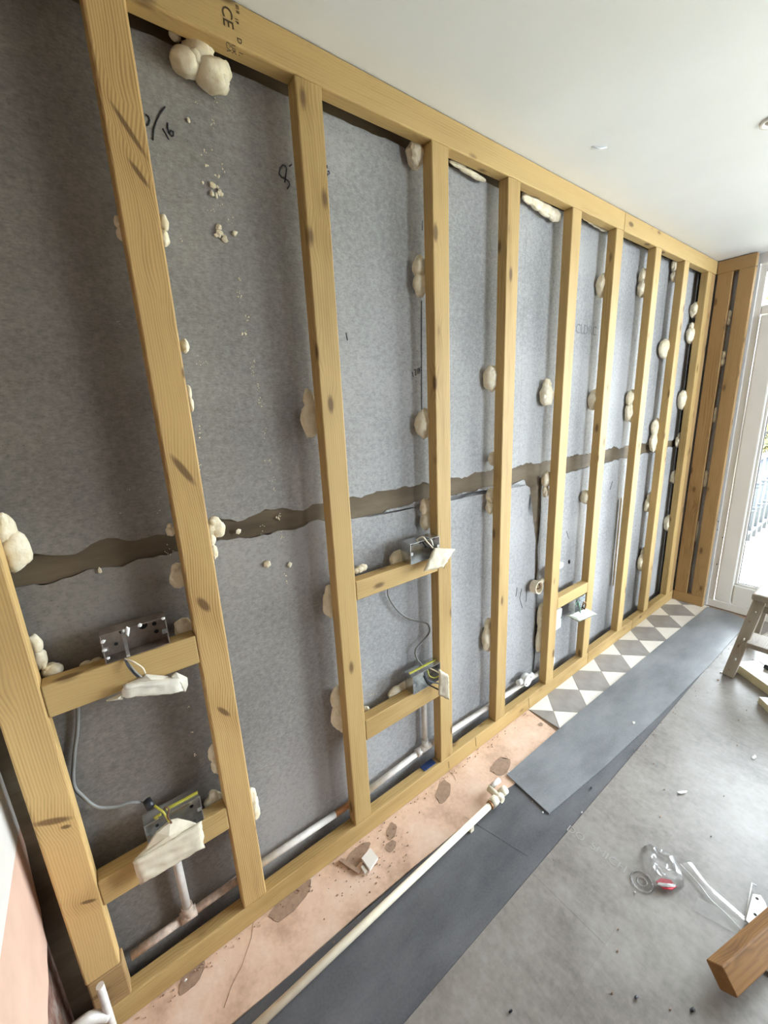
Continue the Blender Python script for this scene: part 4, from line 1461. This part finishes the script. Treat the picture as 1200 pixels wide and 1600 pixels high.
st = empty('plastic_strip', flr(1110, 1400), 'long clear plastic strip with white folded edges on the floor', 'plastic film')
ea = [flr(*q, 0.010) for q in [(1063, 1350), (1080, 1368), (1095, 1385), (1110, 1405), (1135, 1428), (1158, 1453)]]
eb = [flr(*q, 0.010) for q in [(1081, 1348), (1095, 1368), (1108, 1384), (1122, 1396), (1145, 1416), (1172, 1440)]]
ea, eb = spline(ea, 4), spline(eb, 4)
bm = bmesh.new()
va = [bm.verts.new(p) for p in ea]
vm = [bm.verts.new((p + q) / 2 + Vector((0, 0, 0.006 * noise.noise(p * 30) + 0.004))) for p, q in zip(ea, eb)]
vb = [bm.verts.new(p) for p in eb]
for k in range(len(va) - 1):
    bm.faces.new((va[k], va[k + 1], vm[k + 1], vm[k]))
    bm.faces.new((vm[k], vm[k + 1], vb[k + 1], vb[k]))
finish('film', bm, film_m, st, True, loc=ea[0])
tube_obj('folded_edge', ea, 0.0014, white_plastic_m, st, 6)
tube_obj('folded_edge', eb, 0.0012, white_plastic_m, st, 6)
# second scrap of film, flat beside it
bm = bmesh.new()
q4 = [[flr(1083 + 18 * i + 4 * j, 1422 + 10 * i - 10 * j, 0.004 + 0.008 * abs(noise.noise(Vector((i * 1.7, j * 2.3, 5))))) for j in range(3)] for i in range(5)]
vv = [[bm.verts.new(p) for p in r_] for r_ in q4]
for i in range(4):
    for j in range(2):
        bm.faces.new((vv[i][j], vv[i + 1][j], vv[i + 1][j + 1], vv[i][j + 1]))
tag(finish('film_scrap', bm, film_m, None, True, loc=q4[0][0]), 'flat scrap of clear film lying below the plastic strip', 'plastic film')

wb = empty('corner_bracket', flr(1180, 1425), 'white plastic corner bracket with screw holes behind the timber post', 'bracket')
prism_obj('bracket_plate', [flr(*q, 0.012) for q in [(1165, 1439), (1172, 1446), (1199, 1422), (1196, 1412), (1188, 1400), (1176, 1398)]], (0, 0, 0.004), white_plastic_m, wb)
tube_obj('bracket_rim', [flr(1164, 1440, 0.014), flr(1175, 1380, 0.020), flr(1182, 1384, 0.014)], 0.002, white_plastic_m, wb, 6)
for q in [(1183, 1404), (1180, 1429)]:
    p = flr(*q, 0.0162)
    tube_obj('screw_hole', [p, p + Vector((0, 0, 0.0006))], 0.004, dark_m, wb, 8)

# offcut of timber at the lower right
RZ_ = 0.088
A0, A1 = flr(1128, 1511, RZ_), flr(1200, 1447, RZ_)      # its upper ridge
dd = (A1 - A0).normalized()
nn = Vector((-dd.y, dd.x, 0))
roll = math.radians(42)
e1 = nn * math.cos(roll) - Vector((0, 0, math.sin(roll)))
e2 = -nn * math.sin(roll) - Vector((0, 0, math.cos(roll)))
bt = bmesh.new()
add_box(bt, (0, 0, 0), (0.80, 0.048, 0.062), 0.004)
beam = finish('timber_post', bt, wood_mat('brown_old_timber', srgb(146, 106, 62), srgb(104, 72, 40), knotscale=0.6))
beam.matrix_basis = Matrix(((dd.x, e1.x, e2.x, A0.x), (dd.y, e1.y, e2.y, A0.y), (dd.z, e1.z, e2.z, A0.z), (0, 0, 0, 1)))
tag(beam, 'thick sawn timber post lying on its edge, lower right corner', 'timber')
for t_ in (0.18, 0.55):
    q = A0 + dd * t_ + (e1 * 0.048 + e2 * 0.062)
    s = box_obj('timber_scrap', (q.x - 0.03, q.y - 0.05, ply_z), (q.x + 0.03, q.y + 0.05, max(0.006, A0.z + e1.z * 0.048 + e2.z * 0.062 - 0.0005)), oldwood_m, None, 0.002)
    tag(s, ('small wooden scrap under the near end of the timber post', 'small wooden scrap under the far end of the timber post')[t_ > 0.5], 'timber', 'scraps under the post')

# white tile piece and shards lying on the screed
q = [flr(*p, 0.006) for p in [(579, 1328), (591, 1343), (578, 1362), (565, 1344)]]
tag(prism_obj('tile_shard', q, (0, 0, 0.010), whitetile_m), 'squarish white tile piece lying on the pink screed', 'tile piece')
q = [flr(*p, 0.004) for p in [(564, 1356), (568, 1353), (574, 1362), (570, 1366)]]
tag(prism_obj('tile_shard', q, (0, 0, 0.006), whitetile_m), 'small white tile shard beside the squarish piece on the screed', 'tile piece')
q = [flr(*p, 0.003) for p in [(529, 1346), (533, 1342), (564, 1362), (560, 1367)]]
tag(prism_obj('screed_sliver', q, (0, 0, 0.006), patch_m), 'long tan sliver of screed beside the white tile piece', 'rubble')

# rubble crumbs: the larger ones singly, then the fine grit
RUB = [(290, 1531, 7, 'white plaster crumb at the sole plate below the second stud'), (924, 1231, 7, 'pale stone crumb on the dark strip'),
       (1066, 1238, 10, 'elongated pale crumb on the grey sheet near the slate strip'), (848, 1269, 5, 'white crumb at the corner of the slate strip'),
       (795, 1206, 5, 'white crumb at the slate strip end by the screed'), (990, 1130, 9, 'white chip on the slate strip'),
       (1178, 1183, 12, 'grey chip of rubble on the grey sheet near the right edge'), (1033, 1330, 7, 'crumb behind the crumpled bag'),
       (992, 1394, 5, 'white speck below the clear ring'), (1127, 1050, 7, 'grey stone at the foot of the step stool'),
       (1122, 1062, 6, 'brown chip in front of the step stool foot'), (1132, 943, 9, 'dark lump at the patio door threshold'),
       (909, 1269, 4, 'pale crumb beside the slate strip corner'), (1082, 1578, 9, 'dark brown splinter on the grey sheet by the timber post'),
       (994, 1558, 9, 'dark thin splinter on the grey sheet, bottom'), (1111, 1307, 5, 'dark crumb on the grey sheet above the plastic strip'),
       (798, 1580, 7, 'dark twig-like splinter on the grey sheet at the bottom edge'), (568, 1368, 6, 'tan rubble crumb below the small tile shard'),
       (1185, 1095, 6, 'white crumb beside the second white panel')]
for i, (px, py, d_, lab) in enumerate(RUB):
    c = flr(px, py, 0.006)
    s = d_ * (c - CAM).dot(RZ) / FPX / 2
    bm = bmesh.new()
    random.seed(i)
    add_crumb(bm, (0, 0, 0), s, i + 300)
    dark = 'dark' in lab
    for v_ in bm.verts:
        v_.co.z *= 0.5
        if 'splinter' in lab or 'elongated' in lab:
            v_.co = Vector((v_.co.x * 1.5 + v_.co.y, v_.co.y * 0.7 - v_.co.x * 0.8, v_.co.z))
    o = finish('rubble_crumb', bm, black_m if dark else (patch_m if ('tan' in lab or 'brown' in lab) else slab_m))
    o.location = c
    tag(o, lab, 'rubble', 'loose rubble on the floor')

bm = bmesh.new()
random.seed(31)
for k in range(420):
    r = random.random()
    if r < 0.35:                       # along the foot of the sole plate
        x, y = random.uniform(0.25, 2.05), -abs(random.gauss(0.006, 0.012)) - 0.004
    elif r < 0.55:
        x, y = random.gauss(1.0, 0.09), random.gauss(-0.09, 0.05)
    elif r < 0.8:
        x, y = random.uniform(1.2, 3.9), random.uniform(-1.2, -0.2)
    else:
        x, y = random.uniform(2.2, 4.0), -0.46 + random.gauss(0, 0.02)
    if y > -0.003:
        continue
    add_crumb(bm, (x, y, 0.004 if y < -0.2 else 0.002), random.uniform(0.001, 0.0045), 4000 + k)
tag(finish('floor_grit', bm, patch_m, None, loc=(1.5, -0.3, 0)), 'fine rubble grit scattered over the floor', 'rubble', kind='stuff')

# ------------------------------------------------------------------ step stool, panels
stool = empty('step_stool', (3.35, -0.78, 0), 'old paint-spattered wooden step stool in front of the patio door', 'step stool')


def stick(name, a_, b_, w_, t_, mat=oldwood_m, parent=stool, up=(0, 0, 1), bev=0.004):
    a_, b_ = Vector(a_), Vector(b_)
    X = (b_ - a_)
    L_ = X.length
    X.normalize()
    Y = Vector(up).cross(X)
    if Y.length < 1e-3:
        Y = Vector((0, 1, 0))
    Y.normalize()
    Z = X.cross(Y)
    bm_ = bmesh.new()
    add_box(bm_, (0, -w_ / 2, -t_ / 2), (L_, w_ / 2, t_ / 2), bev)
    o_ = finish(name, bm_, mat)
    o_.matrix_basis = Matrix(((X.x, Y.x, Z.x, a_.x), (X.y, Y.y, Z.y, a_.y), (X.z, Y.z, Z.z, a_.z), (0, 0, 0, 1)))
    attach(o_, parent)
    return o_


FT = Vector((3.150, -0.556, 0.003))
TT = at(1187, 940, 0, 3.27)
dyy = -0.46
for off in (0, 1):
    f_ = FT + Vector((0, dyy * off - (0.03 if off else 0), 0))
    t_ = TT + Vector((0, (dyy + 0.05) * off, 0))
    stick('leg', f_, t_, 0.052, 0.034, up=(1, 0, 0))
    fb = f_ + Vector((0.46, 0, 0))
    tb = t_ + Vector((0.20, 0, 0))
    stick('leg', fb, tb, 0.045, 0.030, up=(1, 0, 0))
zt = TT.z + 0.012
box_obj('tread', (TT.x - 0.045, TT.y + dyy + 0.02, zt), (TT.x + 0.24, TT.y + 0.03, zt + 0.040), oldwood_m, stool, 0.010)
mid = FT.lerp(TT, 0.50)
box_obj('step', (mid.x - 0.06, mid.y + dyy, mid.z - 0.014), (mid.x + 0.10, mid.y - 0.02, mid.z + 0.014), oldwood_m, stool, 0.004)
rl = FT.lerp(TT, 0.90)
stick('rail', rl + Vector((0.02, -0.01, 0)), rl + Vector((0.02, dyy, 0)), 0.02, 0.034)
br0 = FT.lerp(TT, 0.34)
stick('brace', br0 + Vector((0, -0.015, 0)), br0 + Vector((0.40, -0.12, 0.10)), 0.012, 0.016)
stick('brace', br0 + Vector((0, dyy + 0.015, 0)), br0 + Vector((0.40, dyy + 0.02, 0.10)), 0.012, 0.016)
for i, t_ in enumerate((0.1, 0.25, 0.33, 0.52, 0.75, 0.88)):
    bm = bmesh.new()
    pp_ = FT.lerp(TT, t_) + Vector((-0.019, 0.004 * (-1) ** i, 0))
    add_crumb(bm, pp_, 0.008, i + 610)
    finish('paint_splash', bm, (masonry_m, slab_m)[i % 2], stool, loc=pp_)

# white panels beside the stool
P0 = flr(1145, 1046, ply_z)
P1 = flr(1200, 1086, ply_z)
du = (P1 - P0).normalized()
dv = Vector((-du.y, du.x, 0))
if dv.x < 0:
    dv = -dv
bm = bmesh.new()
hp = 0.050
qs = [P0, P0 + du * 0.62, P0 + du * 0.62 + dv * 0.17, P0 + dv * 0.17]
a_, b_ = add_prism(bm, [Vector((p.x, p.y, ply_z + 0.001)) for p in qs], (0, 0, hp), 1)
bm.faces.ensure_lookup_table()
for f in bm.faces:
    f.normal_update()
    if f.calc_center_median().z > ply_z + hp - 0.002:
        f.material_index = 0
tag(finish('white_panel', bm, [slab_m, slabedge_m], None, loc=(P0.x, P0.y, ply_z)), 'thick white faced panel with cream edge lying behind the step stool foot', 'panel')
Q0, Q1 = flr(1184, 1098, ply_z), flr(1206, 1120, ply_z)
du2 = (Q1 - Q0).normalized()
dv2 = Vector((-du2.y, du2.x, 0))
if dv2.x < 0:
    dv2 = -dv2
bm = bmesh.new()
add_prism(bm, [Vector((p.x, p.y, ply_z + 0.001)) for p in (Q0, Q0 + du2 * 0.5, Q0 + du2 * 0.5 + dv2 * 0.10, Q0 + dv2 * 0.10)], (0, 0, 0.035), 1)
for f in bm.faces:
    if f.calc_center_median().z > ply_z + 0.03:
        f.material_index = 0
tag(finish('white_panel', bm, [slab_m, slabedge_m], None, loc=(Q0.x, Q0.y, ply_z)), 'second narrower white panel in front of the thick one, right edge', 'panel')
# dark tool lying on the thick panel
tz = ply_z + hp + 0.001
tc = flr(1197, 1036, tz)
tool = empty('putty_knife', tc, 'black handled putty knife lying on the thick white panel', 'tool')
prism_obj('blade', [flr(*q_, tz + 0.002) for q_ in [(1186, 1032), (1196, 1030), (1204, 1036), (1198, 1041)]], (0, 0, 0.002), zinc_m, tool)
tube_obj('handle', [flr(1195, 1041, tz + 0.014), flr(1216, 1050, tz + 0.014)], 0.014, black_m, tool, 10)

# ------------------------------------------------------------------ downlight in the ceiling
dl = at(1215, 186, 2, H)
for k, (lx, ly) in enumerate(((dl.x, dl.y), (dl.x - 1.1, dl.y - 0.2), (dl.x, dl.y - 1.5))):
    r_ = empty('ceiling_downlight', (lx, ly, H), ('round white recessed downlight at the right edge of the ceiling', 'recessed downlight above the photographer',
                                                'recessed downlight over the far half of the room')[k], 'downlight')
    bm = bmesh.new()
    n_ = 28
    rr = []
    for rad, zz in ((0.043, H - 0.0005), (0.043, H - 0.005), (0.034, H - 0.007), (0.030, H - 0.0008)):
        rr.append([bm.verts.new((lx + rad * math.cos(2 * math.pi * i / n_), ly + rad * math.sin(2 * math.pi * i / n_), zz)) for i in range(n_)])
    for u_, v_ in zip(rr[:-1], rr[1:]):
        for i in range(n_):
            bm.faces.new((u_[i], u_[(i + 1) % n_], v_[(i + 1) % n_], v_[i]))
    finish('bezel', bm, white_plastic_m, r_, True, loc=(lx, ly, H))
    bm = bmesh.new()
    add_tube(bm, [(lx, ly, H - 0.0005), (lx, ly, H - 0.002)], 0.030, 20)
    finish('lens', bm, zinc_m, r_, loc=(lx, ly, H))

# ------------------------------------------------------------------ outside: deck, railing, tree
deck = empty('timber_deck', (6.5, -1.2, -0.12), 'pale bleached timber deck outside the patio door', 'deck')
proto = None
x = XD + 0.17
k = 0
while x < 8.4:
    if proto is None:
        proto = timber('deck_board', (x, -3.6, -0.125), (x + 0.138, 0.12, -0.10), 'y', deck_m, deck, 0.003)
        m0 = proto.matrix_basis.copy()
    else:
        o = proto.copy()
        COL.objects.link(o)
        o.parent = deck
        o.matrix_parent_inverse = proto.matrix_parent_inverse.copy()
        mm = m0.copy()
        mm.translation.x += 0.145 * k
        o.matrix_basis = mm
    x += 0.145
    k += 1
rail = empty('iron_railing', (6.4, 0.06, -0.10), 'blue-grey iron railing with twin collars along the deck edge', 'railing')
box_obj('top_rail', (4.9, 0.035, 0.86), (8.25, 0.085, 0.90), rail_m, rail, 0.004)
box_obj('bottom_rail', (4.9, 0.045, 0.00), (8.25, 0.075, 0.03), rail_m, rail, 0.003)
bp = None
for i in range(14):
    xx = 5.0 + i * 0.24
    if bp is None:
        bm = bmesh.new()
        add_tube(bm, [(0, 0, 0.0), (0, 0, 0.96)], 0.020, 8)
        for zc in (0.36, 0.40, 0.64, 0.68):
            add_tube(bm, [(0, 0, zc - 0.014), (0, 0, zc - 0.004), (0, 0, zc + 0.004), (0, 0, zc + 0.014)], [0.021, 0.034, 0.034, 0.021], 10)
        bp = finish('baluster', bm, rail_m)
        bp.location = (xx, 0.06, -0.10)
        attach(bp, rail)
    else:
        o = bp.copy()
        COL.objects.link(o)
        o.parent = rail
        o.matrix_parent_inverse = bp.matrix_parent_inverse.copy()
        o.location = (xx, 0.06, -0.10)
ground = box_obj('ground', (XD + 0.17, -12, -0.6), (40, 14, -0.5), grass_m)
tag(ground, 'pale ground of the garden beyond the deck', kind='structure')

tree = empty('autumn_tree', (11.0, 0.95, -0.5), 'yellow leaved autumn tree beyond the railing', 'tree')
bm = bmesh.new()
random.seed(5)
add_tube(bm, spline([(11.0, 0.95, -0.5), (11.02, 0.72, 0.6), (10.95, 0.66, 1.6), (11.0, 0.95, 2.6)], 5), [0.12 - 0.004 * i for i in range(16)], 8)
for k in range(16):
    z0 = random.uniform(0.3, 2.4)
    a0 = random.uniform(0, 6.28)
    r0 = random.uniform(0.7, 1.5)
    s_ = Vector((11.0, 0.72, z0))
    add_tube(bm, spline([s_, s_ + Vector((math.cos(a0) * r0 * 0.5, math.sin(a0) * r0 * 0.5, 0.25)), s_ + Vector((math.cos(a0) * r0, math.sin(a0) * r0, 0.35 + random.uniform(-0.1, 0.4)))], 4),
             [0.05 - 0.004 * i for i in range(9)], 6)
finish('trunk', bm, bark_m, tree, loc=(11.0, 0.95, -0.5))


def leaves(name, n, c_, spread, s, mat, parent, seed):
    random.seed(seed)
    vs, fs = [], []
    for i in range(n):
        p = Vector((random.gauss(0, spread[0]), random.gauss(0, spread[1]), random.gauss(0, spread[2]))) + Vector(c_)
        if p.z < -0.45:
            continue
        d1 = Vector((random.uniform(-1, 1), random.uniform(-1, 1), random.uniform(-1, 1))).normalized()
        d2 = d1.orthogonal().normalized()
        k_ = s * random.uniform(0.6, 1.3)
        b0 = len(vs)
        vs += [p - d1 * k_, p + d2 * k_ * 0.45 + d1.cross(d2) * k_ * 0.12, p + d1 * k_, p - d2 * k_ * 0.45 + d1.cross(d2) * k_ * 0.12]
        fs.append((b0, b0 + 1, b0 + 2, b0 + 3))
    me = bpy.data.meshes.new(name)
    me.from_pydata([tuple(v_ - Vector(c_)) for v_ in vs], [], fs)
    me.materials.append(mat)
    o_ = bpy.data.objects.new(name, me)
    COL.objects.link(o_)
    o_.location = c_
    if parent:
        attach(o_, parent)
    o_['kind'] = 'stuff'
    return o_


leaves('foliage', 3500, (11.0, 0.95, 1.7), (0.80, 0.80, 0.80), 0.06, leaf_m, tree, 3)
hedge = empty('olive_hedge', (17, 1.0, -0.5), 'loose olive hedge at the back of the garden', 'hedge')
bm = bmesh.new()
for k in range(9):
    xx, yy = 17 + 0.3 * math.sin(k * 2.1), -5 + k * 1.3
    add_tube(bm, [(xx, yy, -0.5), (xx + 0.1, yy + 0.1, 0.5), (xx, yy, 1.6)], [0.05, 0.04, 0.02], 6)
finish('stems', bm, bark_m, hedge, loc=(17, 1, -0.5))
leaves('foliage', 9000, (17, 0.5, 0.75), (0.5, 3.6, 0.62), 0.11, hedge_m, hedge, 8)
